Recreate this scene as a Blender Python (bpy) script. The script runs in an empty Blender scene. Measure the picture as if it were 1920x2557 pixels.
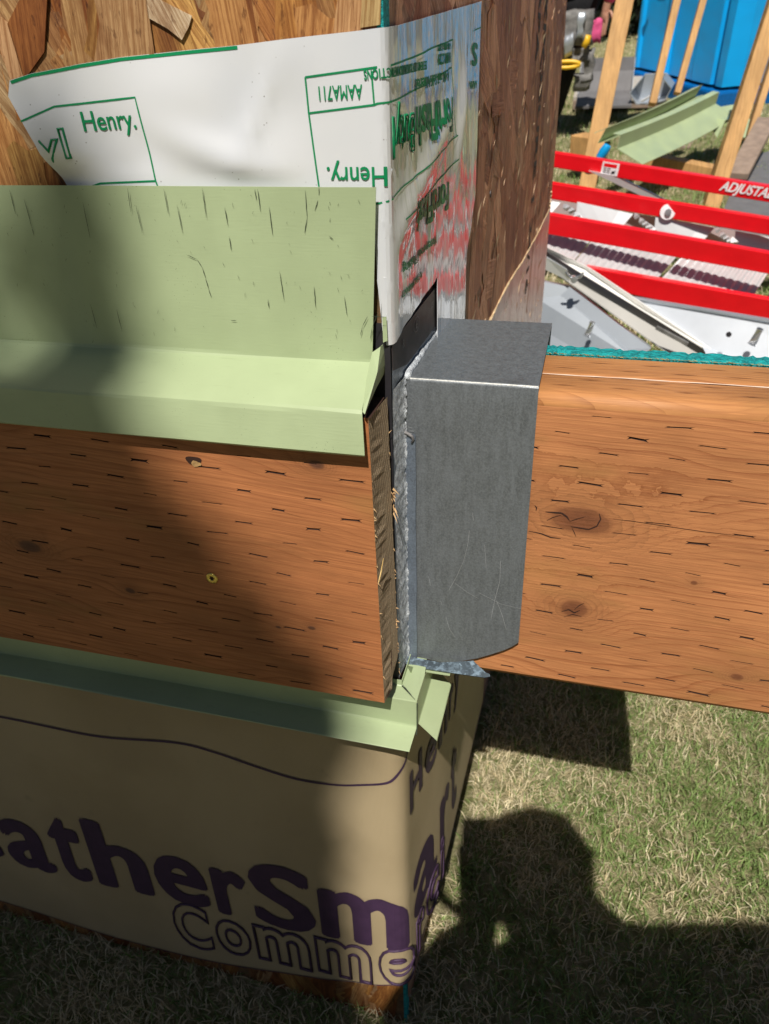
import bpy, bmesh, math, random
import numpy as np
from mathutils import Vector, Matrix
random.seed(7); rng = np.random.default_rng(11)
scene = bpy.context.scene
COL = scene.collection
# ------------------------------------------------------------------ frames
# wall frame: x along the mock-up front, y into it, z up its (slightly reclined) face; world: z = gravity
A8 = math.radians(8.0); CA, SA = math.cos(A8), math.sin(A8)
RC = np.array([[0.96732277, 0.25206235, -0.02740845], [0.10666836, -0.50263831, -0.85789078], [-0.2300185, 0.82693368, -0.51310056]])
CAM = np.array([0.12455198, -0.51934706, 0.19863828]); F = 1835.0; PP = np.array([960, 1278.5])
RG = np.array([[1, 0, 0], [0, CA, SA], [0, -SA, CA]])
OFF = np.array([0, 0, 1.15 - (RG @ CAM)[2]])
MW = Matrix([[1, 0, 0, 0], [0, CA, SA, 0], [0, -SA, CA, OFF[2]], [0, 0, 0, 1]])
CW = RG @ CAM + OFF
def ray(px): return RC.T @ np.array([px[0] - PP[0], px[1] - PP[1], F])
def hit(px, ax, v):                      # point of a wall-frame plane
    r = ray(px); return Vector(CAM + (v - CAM[ax]) / r[ax] * r)
def at(px, Y):                           # point of a world plane y = Y
    d = RG @ ray(px); return Vector(CW + (Y - CW[1]) / d[1] * d)
def gr(px, z=0.0):                       # point of a world plane z
    d = RG @ ray(px); return Vector(CW + (z - CW[2]) / d[2] * d)
def tw(p): return Vector(RG @ np.array(p) + OFF)

# ------------------------------------------------------------------ camera, sky, sun
cd = bpy.data.cameras.new('camera'); cam = bpy.data.objects.new('camera', cd); COL.objects.link(cam)
RW = RC @ RG.T
cam.matrix_world = Matrix([[RW[0][i], -RW[1][i], -RW[2][i], CW[i]] for i in range(3)] + [[0, 0, 0, 1]])
cd.sensor_fit = 'HORIZONTAL'; cd.sensor_width = 36; cd.lens = 36 * F / 1920
cd.clip_start = 0.01; cd.clip_end = 400
cd.dof.use_dof = True; cd.dof.focus_distance = 0.56; cd.dof.aperture_fstop = 17
scene.camera = cam
sd = RG @ np.array([-0.05, 0.73, -1.0]); sd = sd / np.linalg.norm(sd)   # the way the light travels
SUN = Vector(-sd)
w = bpy.data.worlds.new('World'); scene.world = w; w.use_nodes = True
sky = w.node_tree.nodes.new('ShaderNodeTexSky'); sky.sky_type = 'NISHITA'; sky.sun_disc = False
sky.sun_elevation = math.asin(SUN.z); sky.sun_rotation = math.atan2(SUN.x, SUN.y)
bg = w.node_tree.nodes['Background']; bg.inputs[1].default_value = 0.026
w.node_tree.links.new(sky.outputs[0], bg.inputs[0])
sl = bpy.data.lights.new('sun', 'SUN'); sl.energy = 4.9; sl.angle = math.radians(0.53); sl.color = (1, 0.95, 0.87)
so = bpy.data.objects.new('sun', sl); COL.objects.link(so)
so.rotation_euler = Vector((-SUN.x, -SUN.y, -SUN.z)).to_track_quat('-Z', 'Y').to_euler()
scene.view_settings.view_transform = 'Standard'; scene.view_settings.look = 'None'
scene.view_settings.exposure = 0.06; scene.view_settings.gamma = 1.0
scene.render.engine = 'CYCLES'
scene.cycles.max_bounces = 6

# ------------------------------------------------------------------ node helper
class NT:
    def __init__(s, name):
        s.m = bpy.data.materials.new(name); s.m.use_nodes = True; s.t = s.m.node_tree
        s.b = s.t.nodes['Principled BSDF']
    def n(s, typ, **kw):
        o = s.t.nodes.new(typ)
        for k, v in kw.items(): setattr(o, k, v)
        return o
    def put(s, sock, v):
        if v is None: return
        if isinstance(v, bpy.types.NodeSocket): s.t.links.new(v, sock)
        else:
            try: sock.default_value = v
            except Exception: sock.default_value = tuple(v) + (1,)
    def M(s, op, a, b=None, c=None, clamp=False):
        o = s.n('ShaderNodeMath', operation=op, use_clamp=clamp)
        for i, v in enumerate((a, b, c)): s.put(o.inputs[i], v)
        return o.outputs[0]
    def co(s, kind='Object'):
        return s.n('ShaderNodeTexCoord').outputs[kind]
    def sep(s, v):
        o = s.n('ShaderNodeSeparateXYZ'); s.put(o.inputs[0], v); return o.outputs
    def comb(s, x=0, y=0, z=0):
        o = s.n('ShaderNodeCombineXYZ')
        for i, v in enumerate((x, y, z)): s.put(o.inputs[i], v)
        return o.outputs[0]
    def scale(s, v, k):
        o = s.n('ShaderNodeMapping'); s.put(o.inputs['Vector'], v); o.inputs['Scale'].default_value = k; return o.outputs[0]
    def noise(s, v, sc=5, det=3, rough=0.5, dist=0, out=0):
        o = s.n('ShaderNodeTexNoise'); s.put(o.inputs['Vector'], v); s.put(o.inputs['Scale'], sc)
        o.inputs['Detail'].default_value = det; o.inputs['Roughness'].default_value = rough; o.inputs['Distortion'].default_value = dist
        return o.outputs[out]
    def vor(s, v, sc, feature='F1', out='Distance', rnd=1):
        o = s.n('ShaderNodeTexVoronoi', feature=feature); s.put(o.inputs['Vector'], v); s.put(o.inputs['Scale'], sc)
        o.inputs['Randomness'].default_value = rnd; return o.outputs[out]
    def mix(s, f, a, b, mode='MIX'):
        o = s.n('ShaderNodeMix', data_type='RGBA', blend_type=mode)
        s.put(o.inputs[0], f); s.put(o.inputs[6], a if isinstance(a, bpy.types.NodeSocket) else tuple(a)[:3] + (1,))
        s.put(o.inputs[7], b if isinstance(b, bpy.types.NodeSocket) else tuple(b)[:3] + (1,)); return o.outputs[2]
    def ss(s, v, lo, hi, a=0.0, b=1.0):
        o = s.n('ShaderNodeMapRange', interpolation_type='SMOOTHSTEP'); s.put(o.inputs[0], v)
        for i, q in zip((1, 2, 3, 4), (lo, hi, a, b)): o.inputs[i].default_value = q
        return o.outputs[0]
    def ramp(s, v, stops):
        o = s.n('ShaderNodeValToRGB'); s.put(o.inputs[0], v); e = o.color_ramp.elements
        while len(e) < len(stops): e.new(0.5)
        for k, (p, c) in zip(e, stops): k.position = p; k.color = tuple(c)[:3] + (1,)
        return o.outputs[0]
    def attr(s, name):
        return s.n('ShaderNodeAttribute', attribute_name=name).outputs[0]
    def bump(s, h, strength=0.5, dist=0.001, prev=None):
        o = s.n('ShaderNodeBump'); s.put(o.inputs['Height'], h); o.inputs['Strength'].default_value = strength
        o.inputs['Distance'].default_value = dist
        if prev is not None: s.put(o.inputs['Normal'], prev)
        return o.outputs[0]
    def done(s, col=None, rough=None, metal=None, normal=None, spec=None, coat=None):
        i = s.b.inputs
        for nm, v in (('Base Color', col), ('Roughness', rough), ('Metallic', metal), ('Normal', normal), ('Specular IOR Level', spec), ('Coat Weight', coat)):
            if v is None: continue
            if nm == 'Base Color' and not isinstance(v, bpy.types.NodeSocket): v = tuple(v)[:3] + (1,)
            s.put(i[nm], v)
        return s.m

def mat_simple(name, col, rough=0.5, metal=0.0, var=0.15, sc=40, bumpk=0.15, spec=0.5):
    t = NT(name); c = t.co(); n = t.noise(c, sc, 4, 0.6)
    dark = tuple(x * (1 - var) for x in col); lite = tuple(min(1, x * (1 + var)) for x in col)
    k = t.ramp(n, [(0.3, dark), (0.7, lite)])
    return t.done(k, rough, metal, t.bump(t.noise(c, sc * 6, 3), bumpk, 0.0006), spec)

def mat_wood(name, base, dark, knots=(), ax='z', ring=150.0, lean=0.0, seed=0.0, uax='x', knotcol=(0.10, 0.035, 0.015), gloss=0.55, stain=0.5, greens=True):
    t = NT(name); c = t.co(); s = t.sep(c); u = s['xyz'.index(uax)]; v = s['xyz'.index(ax)]
    v = t.M('ADD', v, t.M('MULTIPLY', u, lean))
    p2 = t.comb(u, v, seed)
    warp = t.noise(t.scale(p2, (2.2, 7, 1)), 1.6, 2, 0.5)
    f = t.M('ADD', v, t.M('MULTIPLY', t.M('SUBTRACT', warp, 0.5), 0.09))
    km = None; halo = None; rings_ = []
    for (u0, v0, ru, rv) in knots:
        du = t.M('DIVIDE', t.M('SUBTRACT', u, u0), ru); dv = t.M('DIVIDE', t.M('SUBTRACT', v, v0 + u0 * lean), rv)
        e2 = t.M('ADD', t.M('MULTIPLY', du, du), t.M('MULTIPLY', dv, dv))
        e2 = t.M('MULTIPLY', e2, t.M('ADD', 0.55, t.M('MULTIPLY', t.noise(p2, 90, 3, 0.6), 0.9)))
        g = t.M('EXPONENT', t.M('MULTIPLY', e2, -0.28))
        f = t.M('ADD', f, t.M('MULTIPLY', g, rv * 1.9))
        k1 = t.ss(e2, 0.10, 0.75, 0.9, 0); h1 = t.M('EXPONENT', t.M('MULTIPLY', e2, -0.22)); rg = t.M('FRACT', t.M('MULTIPLY', t.M('SQRT', e2), 3.3)); rg = t.M('MULTIPLY', t.M('POWER', rg, 3.0), t.ss(e2, 0.2, 6.0, 1, 0)); rings_.append(rg)
        km = k1 if km is None else t.M('MAXIMUM', km, k1); halo = h1 if halo is None else t.M('MAXIMUM', halo, h1)
    # uneven ring spacing, thin dark latewood lines
    f2 = t.M('ADD', f, t.M('MULTIPLY', t.noise(t.comb(0, f, seed), 30, 2), 0.02))
    fr = t.M('FRACT', t.M('MULTIPLY', f2, ring))
    line = t.M('POWER', fr, 5.0)
    line = t.M('MULTIPLY', line, t.ss(t.noise(t.scale(p2, (1.5, 30, 1)), 1.0, 2), 0.35, 0.65, 0.25, 1.0))
    fib = t.noise(t.scale(p2, (9, 500, 1)), 1.0, 4, 0.65)
    blot = t.noise(t.scale(p2, (5, 14, 1)), 1.3, 4, 0.6)
    col = t.mix(t.ss(blot, 0.3, 0.72), tuple(x * 0.78 for x in base), tuple(min(1, x * 1.18) for x in base))
    col = t.mix(t.M('MULTIPLY', line, 0.9), col, dark)
    col = t.mix(t.ss(fib, 0.35, 0.75, 0.0, 0.5), col, dark); col = t.mix(t.ss(t.noise(t.scale(p2, (30, 1500, 1)), 1.0, 2), 0.55, 0.75, 0, 0.4), col, tuple(min(1, x * 1.5) for x in base))
    col = t.mix(t.ss(t.noise(t.scale(p2, (3, 9, 1)), 2.0, 5, 0.7), 0.56, 0.75, 0, stain), col, tuple(x * 0.45 for x in base))
    if greens: col = t.mix(t.ss(t.noise(t.scale(p2, (4, 12, 1)), 1.7, 4, 0.6), 0.55, 0.72, 0, 0.35), col, (0.30, 0.17, 0.05))
    if km is not None:
        col = t.mix(t.M('MULTIPLY', halo, 0.5), col, tuple(x * 0.62 for x in base))
        kc = t.mix(t.noise(p2, 160, 4, 0.7), knotcol, tuple(min(1, x * 2.4) for x in knotcol))
        for rg in rings_: col = t.mix(t.M('MULTIPLY', rg, 0.55), col, tuple(x * 0.40 for x in base))
        col = t.mix(km, col, kc)
    hb = t.M('ADD', t.M('MULTIPLY', line, -0.5), t.M('MULTIPLY', fib, 0.8))
    if km is not None: hb = t.M('ADD', hb, t.M('MULTIPLY', km, t.noise(p2, 120, 4, 0.7)))
    nb = t.bump(hb, 0.45, 0.0009)
    return t.done(col, t.ss(fib, 0.2, 0.8, gloss - 0.1, gloss + 0.2), 0, nb, 0.4)

def mat_paint(name, col, rough=0.45, mode='green'):
    t = NT(name); c = t.co(); s = t.sep(c)
    n = t.noise(c, 9, 4, 0.6); fine = t.noise(t.scale(c, (60, 60, 900)), 1.0, 2, 0.5)
    k = t.mix(t.ss(n, 0.3, 0.7), tuple(x * 0.93 for x in col), tuple(min(1, x * 1.05) for x in col))
    k = t.mix(t.ss(fine, 0.62, 0.85, 0, 0.25), k, tuple(x * 0.55 for x in col))
    sp = t.vor(c, 420); k = t.mix(t.M('MULTIPLY', t.ss(sp, 0.03, 0.14, 1, 0), t.ss(t.noise(c, 30, 3), 0.52, 0.66)), k, (0.05, 0.06, 0.04))
    k = t.mix(t.ss(t.noise(c, 22, 5, 0.75), 0.6, 0.8, 0, 0.25), k, (0.22, 0.24, 0.13))
    return t.done(k, t.ss(n, 0.3, 0.7, rough - 0.06, rough + 0.1), 0, t.bump(t.M('ADD', t.M('MULTIPLY', fine, 0.3), t.noise(c, 14, 2)), 0.22, 0.0012), 0.45)

def mat_metal(name, col, rough=0.38, metal=0.85, spang=False, streak=(1, 1, 1)):
    t = NT(name); c = t.co()
    n = t.noise(t.scale(c, streak), 30, 5, 0.7); f = t.noise(c, 620, 3, 0.7)
    if spang:
        v = t.vor(t.M and c, 260, out='Color'); k = t.mix(t.sep(v)[0], tuple(x * 0.35 for x in col), tuple(min(1, x * 1.5) for x in col))
        k = t.mix(t.ss(t.noise(c, 120, 4, 0.7), 0.4, 0.6), k, tuple(x * 0.3 for x in col))
    else:
        k = t.mix(t.ss(n, 0.3, 0.7), tuple(x * 0.8 for x in col), tuple(min(1, x * 1.15) for x in col))
        k = t.mix(t.ss(f, 0.3, 0.75, 0, 0.5), k, tuple(min(1, x * 1.9) for x in col))
    return t.done(k, t.ss(n, 0.3, 0.7, rough - 0.06, rough + 0.1), metal, t.bump(t.M('ADD', n, t.M('MULTIPLY', f, 0.5)), 0.18, 0.0006), 0.5)

# ------------------------------------------------------------------ object helpers
def mesh_obj(name, verts, faces, mat=None, parent=None, smooth=False):
    me = bpy.data.meshes.new(name); me.from_pydata([tuple(v) for v in verts], [], faces); me.update()
    o = bpy.data.objects.new(name, me); COL.objects.link(o)
    if mat is not None: me.materials.append(mat)
    if parent is not None: o.parent = parent
    if smooth: me.polygons.foreach_set('use_smooth', [True] * len(me.polygons))
    return o
def bm_obj(name, bm, mat=None, parent=None, smooth=False):
    me = bpy.data.meshes.new(name); bmesh.ops.recalc_face_normals(bm, faces=bm.faces[:]); bm.to_mesh(me); bm.free()
    o = bpy.data.objects.new(name, me); COL.objects.link(o)
    for m in (mat if isinstance(mat, (list, tuple)) else [mat]):
        if m: me.materials.append(m)
    if parent is not None: o.parent = parent
    if smooth: me.polygons.foreach_set('use_smooth', [True] * len(me.polygons))
    return o
def tag(o, label=None, cat=None, group=None, kind=None):
    if label: o['label'] = label
    if cat: o['category'] = cat
    if group: o['group'] = group
    if kind: o['kind'] = kind
    return o
def crisp(o, deg=14):
    for pl in o.data.polygons: pl.use_smooth = True
    o.data.set_sharp_from_angle(angle=math.radians(deg)); return o
def thing(name, label, cat, group=None, wall=False, loc=None):
    o = bpy.data.objects.new(name, None); o.empty_display_size = 0.05; COL.objects.link(o)
    if wall: o.matrix_world = MW
    elif loc is not None: o.location = loc
    return tag(o, label, cat, group)
def loose(o): o.matrix_world = MW; return o
def bevel(o, w=0.002, seg=2):
    m = o.modifiers.new('bevel', 'BEVEL'); m.width = w; m.segments = seg; m.limit_method = 'ANGLE'; return o
def solid(o, th, off=-1):
    m = o.modifiers.new('solid', 'SOLIDIFY'); m.thickness = th; m.offset = off
    e = o.modifiers.new('split', 'EDGE_SPLIT'); e.split_angle = math.radians(22); e.use_edge_sharp = True; return o
def bm_box(bm, a, b, M=None):
    vs = [Vector((x, y, z)) for x in (a[0], b[0]) for y in (a[1], b[1]) for z in (a[2], b[2])]
    if M is not None: vs = [M @ v for v in vs]
    v = [bm.verts.new(q) for q in vs]
    for f in ((0, 1, 3, 2), (4, 6, 7, 5), (0, 4, 5, 1), (2, 3, 7, 6), (0, 2, 6, 4), (1, 5, 7, 3)): bm.faces.new([v[i] for i in f])
def bm_bar(bm, p, q, w, d, up=Vector((0, 0, 1))):     # rectangular bar from p to q, w sideways, d along up
    p, q = Vector(p), Vector(q); x = (q - p).normalized(); y = up.cross(x).normalized(); z = x.cross(y)
    M = Matrix(((x.x, y.x, z.x, p.x), (x.y, y.y, z.y, p.y), (x.z, y.z, z.z, p.z), (0, 0, 0, 1)))
    bm_box(bm, (0, -w / 2, -d / 2), ((q - p).length, w / 2, d / 2), M)
def bm_tube(bm, pts, rad, seg=8, caps=True):
    pts = [Vector(p) for p in pts]; n = len(pts); rings = []
    for i, p in enumerate(pts):
        t = (pts[min(i + 1, n - 1)] - pts[max(i - 1, 0)]).normalized()
        a = t.cross(Vector((0.31, 0.17, 0.93))).normalized(); b = t.cross(a)
        r = rad[i] if isinstance(rad, (list, tuple)) else rad
        rings.append([bm.verts.new(p + (a * math.cos(k * 2 * math.pi / seg) + b * math.sin(k * 2 * math.pi / seg)) * r) for k in range(seg)])
    for i in range(n - 1):
        for k in range(seg): bm.faces.new([rings[i][k], rings[i][(k + 1) % seg], rings[i + 1][(k + 1) % seg], rings[i + 1][k]])
    if caps: bm.faces.new(rings[0][::-1]); bm.faces.new(rings[-1])
def smst(a, b, x):
    t = min(1, max(0, (x - a) / (b - a))); return t * t * (3 - 2 * t)
def wob(x, y=0.0, z=0.0):   # cheap smooth noise
    return (math.sin(x * 1.7 + y * 2.3 + 1.1) + math.sin(x * 3.1 - y * 1.3 + z + 0.4) * 0.6 + math.sin(-x * 0.9 + y * 4.1 + 2.2 * z) * 0.5) / 2.1
def cut_grid(bm, us=(), vs=()):
    for ax, vals in ((0, us), (1, vs)):
        for q in vals:
            no = (1, 0, 0) if ax == 0 else (0, 1, 0); co = (q, 0, 0) if ax == 0 else (0, q, 0)
            bmesh.ops.bisect_plane(bm, geom=bm.verts[:] + bm.edges[:] + bm.faces[:], dist=1e-7, plane_co=co, plane_no=no)
def frange(a, b, s):
    n = max(1, int(round((b - a) / s))); return [a + (b - a) * i / n for i in range(1, n)]
def sheet(name, poly, fn, us, vs, mat, parent=None, th=None, smooth=True):
    bm = bmesh.new(); bm.faces.new([bm.verts.new((p[0], p[1], 0)) for p in poly]); bmesh.ops.triangulate(bm, faces=bm.faces[:])
    cut_grid(bm, us, vs)
    bmesh.ops.triangulate(bm, faces=[f for f in bm.faces if len(f.verts) > 4])
    for v in bm.verts: v.co = Vector(fn(v.co.x, v.co.y))
    o = bm_obj(name, bm, mat, parent, smooth)
    if th: solid(o, th, 0)
    return o
def text_bm(body, size=1.0, bold=0.0, outline=0.0, shear=0.0, align='LEFT', sx=1.0):
    if bold and not outline:      # strike the same glyphs several times, a hair apart
        k = bold if size != 1.0 else bold; out = bmesh.new(); i = 0
        for (dx, dy) in ((0, 0), (k, 0), (-k, 0), (0, k * .6), (0, -k * .6), (k * .7, k * .4), (-k * .7, -k * .4), (k * .7, -k * .4), (-k * .7, k * .4)):
            t = text_bm(body, size, 0, 0, shear, align, sx); me = bpy.data.meshes.new('x')
            for v in t.verts: v.co.x += dx; v.co.y += dy; v.co.z = 0.00004 * i * (1 if size != 1.0 else 0)
            t.to_mesh(me); t.free(); out.from_mesh(me); bpy.data.meshes.remove(me); i += 1
        if size == 1.0:
            out.verts.ensure_lookup_table(); n = len(out.verts) // 9
            for j, v in enumerate(out.verts): v.co.z = -1e-6 * (j // n + 1)
        return out
    cu = bpy.data.curves.new('t', 'FONT'); cu.body = body; cu.size = size; cu.offset = bold; cu.shear = shear
    cu.align_x = align; cu.resolution_u = 4
    if outline: cu.fill_mode = 'NONE'; cu.bevel_depth = outline; cu.bevel_resolution = 0
    o = bpy.data.objects.new('t', cu); COL.objects.link(o)
    dg = bpy.context.evaluated_depsgraph_get(); me = bpy.data.meshes.new_from_object(o.evaluated_get(dg))
    bm = bmesh.new(); bm.from_mesh(me)
    for v in bm.verts: v.co.x *= sx; v.co.z = 0 if not outline else v.co.z
    bpy.data.objects.remove(o); bpy.data.curves.remove(cu); bpy.data.meshes.remove(me)
    return bm
def place_text(dst, body, pos, size, fn, ang=0.0, step=None, flip=False, off=0.0004, **kw):
    """text laid in the sheet's own (u,v) plan at pos, then carried onto the sheet by fn(u, v, off)"""
    bm = text_bm(body, size, **kw)
    ca, sa = math.cos(ang), math.sin(ang)
    for v in bm.verts:
        x, y = v.co.x, v.co.y
        if flip: x, y = -x, -y
        z = v.co.z; v.co = Vector((pos[0] + x * ca - y * sa, pos[1] + x * sa + y * ca, z))
    if step:
        us = [v.co.x for v in bm.verts]; a, b = min(us), max(us)
        cut_grid(bm, frange(a, b, step))
    bmesh.ops.triangulate(bm, faces=bm.faces[:])
    me = bpy.data.meshes.new('x')
    for v in bm.verts: v.co = Vector(fn(v.co.x, v.co.y, off + max(0, v.co.z)))
    bm.to_mesh(me); bm.free(); dst.from_mesh(me); bpy.data.meshes.remove(me)
CAPH = None
def place_fit(dst, body, pos, width, cap, fn, ang=0.0, flip=False, bold=0.0, outline=0.0, off=0.0007, step=0.004):
    """lettering fitted to a measured width and capital height"""
    global CAPH
    if CAPH is None:
        t = text_bm('H'); CAPH = max(v.co.y for v in t.verts); t.free()
    bm = text_bm(body, 1.0, bold, outline)
    x0 = min(v.co.x for v in bm.verts); x1 = max(v.co.x for v in bm.verts); kx = width / (x1 - x0); ky = cap / CAPH
    ca, sa = math.cos(ang), math.sin(ang); s = -1 if flip else 1
    for v in bm.verts:
        x, y = (v.co.x - x0) * kx * s, v.co.y * ky * s
        v.co = Vector((pos[0] + x * ca - y * sa, pos[1] + x * sa + y * ca, max(0, v.co.z) * min(kx, ky) if outline else -v.co.z * 30))
    us = [v.co.x for v in bm.verts]; cut_grid(bm, frange(min(us), max(us), step))
    bmesh.ops.triangulate(bm, faces=bm.faces[:])
    me = bpy.data.meshes.new('x')
    for v in bm.verts: v.co = Vector(fn(v.co.x, v.co.y, off + max(0, v.co.z)))
    bm.to_mesh(me); bm.free(); dst.from_mesh(me); bpy.data.meshes.remove(me)
def fit_box(dst, body, u0, u1, z0, z1, fn, bold=0.04, outline=0.0, off=0.0013, step=0.005):
    bm = text_bm(body, 1.0, bold, outline)
    xs_ = [v.co.x for v in bm.verts]; ys_ = [v.co.y for v in bm.verts]; a, b_, c, d = min(xs_), max(xs_), min(ys_), max(ys_)
    kx, ky = (u1 - u0) / (b_ - a), (z1 - z0) / (d - c)
    for v in bm.verts: v.co = Vector((u0 + (v.co.x - a) * kx, z0 + (v.co.y - c) * ky, max(0, v.co.z) * min(kx, ky) if outline else -v.co.z * 30))
    cut_grid(bm, frange(u0, u1, step)); bmesh.ops.triangulate(bm, faces=bm.faces[:]); me = bpy.data.meshes.new('x')
    for v in bm.verts: v.co = Vector(fn(v.co.x, v.co.y, off + max(0, v.co.z)))
    bm.to_mesh(me); bm.free(); dst.from_mesh(me); bpy.data.meshes.remove(me)
def strip(dst, pts, w, fn, off=0.0003, n=10):   # a printed line
    P = []
    for i in range(len(pts) - 1):
        for k in range(n): P.append((pts[i][0] + (pts[i + 1][0] - pts[i][0]) * k / n, pts[i][1] + (pts[i + 1][1] - pts[i][1]) * k / n))
    P.append(pts[-1]); prev = None
    for i, p in enumerate(P):
        a = Vector(P[max(0, i - 1)]); b = Vector(P[min(len(P) - 1, i + 1)]); t = (b - a); t = t / max(t.length, 1e-9); nn = Vector((-t.y, t.x)) * w / 2
        r = (dst.verts.new(fn(p[0] + nn.x, p[1] + nn.y, off)), dst.verts.new(fn(p[0] - nn.x, p[1] - nn.y, off)))
        if prev: dst.faces.new([prev[0], prev[1], r[1], r[0]])
        prev = r
# ================================================================== materials
GREEN = (0.395, 0.475, 0.275)
m_green = mat_paint('green_coil', GREEN, 0.42)
m_green_dark = mat_simple('scratch_metal', (0.06, 0.075, 0.055), 0.4, 0.3)
m_saddle = mat_metal('dark_galvanised', (0.140, 0.153, 0.165), 0.42, 0.35, streak=(6, 6, 1))
m_saddle_edge = mat_metal('flange_zinc', (0.22, 0.25, 0.29), 0.4, 0.5, streak=(3, 3, 1))
m_galv = mat_metal('spangled_zinc', (0.20, 0.27, 0.33), 0.35, 0.6, spang=True)
m_alu = mat_metal('aluminium', (0.66, 0.67, 0.68), 0.30, 0.85)
m_alu_dull = mat_metal('dull_aluminium', (0.42, 0.46, 0.50), 0.42, 0.7)
m_alu_bg = mat_simple('plain_aluminium', (0.72, 0.73, 0.75), 0.38, 0.55, 0.06, 5, 0.0)
m_alu_bgd = mat_simple('plain_dull_aluminium', (0.46, 0.50, 0.55), 0.42, 0.5, 0.08, 5, 0.0)
m_steel = mat_metal('bolt_steel', (0.55, 0.56, 0.58), 0.3, 0.9)
m_red = mat_simple('red_paint', (0.80, 0.004, 0.012), 0.38, 0, 0.06, 15, 0.05)
m_black = mat_simple('black_membrane', (0.022, 0.02, 0.024), 0.55)
m_flange = mat_simple('brown_black_flange', (0.055, 0.045, 0.045), 0.5, 0.1, 0.35, 60)
m_teal = NT('teal_edge_seal')
_c = m_teal.co(); m_teal = m_teal.done(m_teal.mix(m_teal.ss(m_teal.noise(m_teal.scale(_c, (1, 3, 3)), 130, 4, 0.7), 0.36, 0.62), (0.0, 0.19, 0.21), (0.005, 0.42, 0.43)), 0.8, 0, m_teal.bump(m_teal.noise(_c, 260, 4, 0.7), 1.0, 0.004))
m_print_g = mat_simple('green_ink', (0.0, 0.24, 0.085), 0.45, 0, 0.1, 60, 0.05)
m_print_p = mat_simple('purple_ink', (0.055, 0.026, 0.065), 0.6, 0, 0.15, 60, 0.2)
m_white = mat_simple('white_print', (0.85, 0.82, 0.85), 0.5)
m_lumber = mat_wood('pine_lumber', (0.62, 0.36, 0.14), (0.36, 0.17, 0.06), ax='x', uax='z', ring=60, gloss=0.6, greens=False, stain=0.2)
m_blue = NT('blue_plastic'); _c = m_blue.co()
m_blue = m_blue.done(m_blue.mix(m_blue.noise(_c, 3, 3), (0.0, 0.36, 0.88), (0.0, 0.44, 1.0)), 0.32, 0, m_blue.bump(m_blue.noise(_c, 2.2, 3), 0.5, 0.05), 0.5)
m_blue_d = mat_simple('darker_blue_plastic', (0.0, 0.12, 0.40), 0.4)
m_skin = mat_simple('skin', (0.50, 0.27, 0.18), 0.5)
m_hair = mat_simple('dark_hair', (0.03, 0.02, 0.015), 0.6)
m_dark = mat_simple('black_cloth', (0.012, 0.012, 0.014), 0.85, 0, 0.3, 90, 0.5, 0.2)
m_navy = mat_simple('navy_cloth', (0.03, 0.04, 0.07), 0.85)
m_pink = mat_simple('pink_cloth', (0.72, 0.09, 0.26), 0.75)
m_greycl = mat_simple('grey_pouch', (0.16, 0.155, 0.15), 0.7, 0, 0.5, 30, 0.6)
m_yellow = mat_simple('yellow_plastic', (0.85, 0.50, 0.02), 0.4)
m_mat = mat_simple('grey_sheet', (0.15, 0.145, 0.15), 0.7, 0, 0.15, 14)
m_cyan = mat_simple('cyan_plastic', (0.0, 0.33, 0.75), 0.4)
m_oldwood = mat_simple('weathered_wood', (0.30, 0.22, 0.17), 0.8, 0, 0.25, 20, 0.5)

def mat_osb(name, gain=1.0, pull=(1, 1, 1)):
    t = NT(name); tint = t.attr('tint'); uv = t.n('ShaderNodeUVMap').outputs[0]
    fib = t.noise(t.scale(uv, (14, 420, 1)), 1.0, 5, 0.75)
    pore = t.noise(t.scale(uv, (120, 900, 1)), 1.0, 2, 0.6)
    blot = t.noise(t.scale(uv, (30, 60, 1)), 1.0, 4, 0.6)
    k = t.mix(t.ss(fib, 0.36, 0.64), t.mix(1.0, tint, (0.50, 0.38, 0.28), 'MULTIPLY'), tint)
    k = t.mix(t.ss(pore, 0.60, 0.72, 0, 0.6), k, t.mix(1.0, tint, (0.3, 0.22, 0.15), 'MULTIPLY'))
    k = t.mix(t.ss(blot, 0.5, 0.75, 0, 0.6), k, t.mix(1.0, tint, (0.55, 0.4, 0.28), 'MULTIPLY'))
    c = t.co(); st = t.noise(t.scale(c, (1, 1, 0.35)), 34, 5, 0.7); k = t.mix(t.ss(st, 0.42, 0.68, 0, 0.75), k, t.mix(1.0, k, (0.45, 0.30, 0.20), 'MULTIPLY'))
    k = t.mix(t.ss(t.noise(t.scale(c, (1, 1, 0.3)), 260, 3, 0.7), 0.6, 0.7, 0, 0.7), k, t.mix(1.0, k, (0.3, 0.2, 0.14), 'MULTIPLY'))
    k = t.mix(1.0, k, tuple(gain * p for p in pull), 'MULTIPLY')
    return t.done(k, 0.6, 0, t.bump(t.M('ADD', fib, t.M('MULTIPLY', blot, 0.7)), 0.55, 0.0016), 0.4)
m_osb = mat_osb('strand_board'); m_osb_side = mat_osb('strand_board_aged', 1.5, (1.2, 0.90, 0.82))
m_core = mat_simple('board_core', (0.16, 0.085, 0.035), 0.8, 0, 0.4, 80, 0.8)

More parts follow.
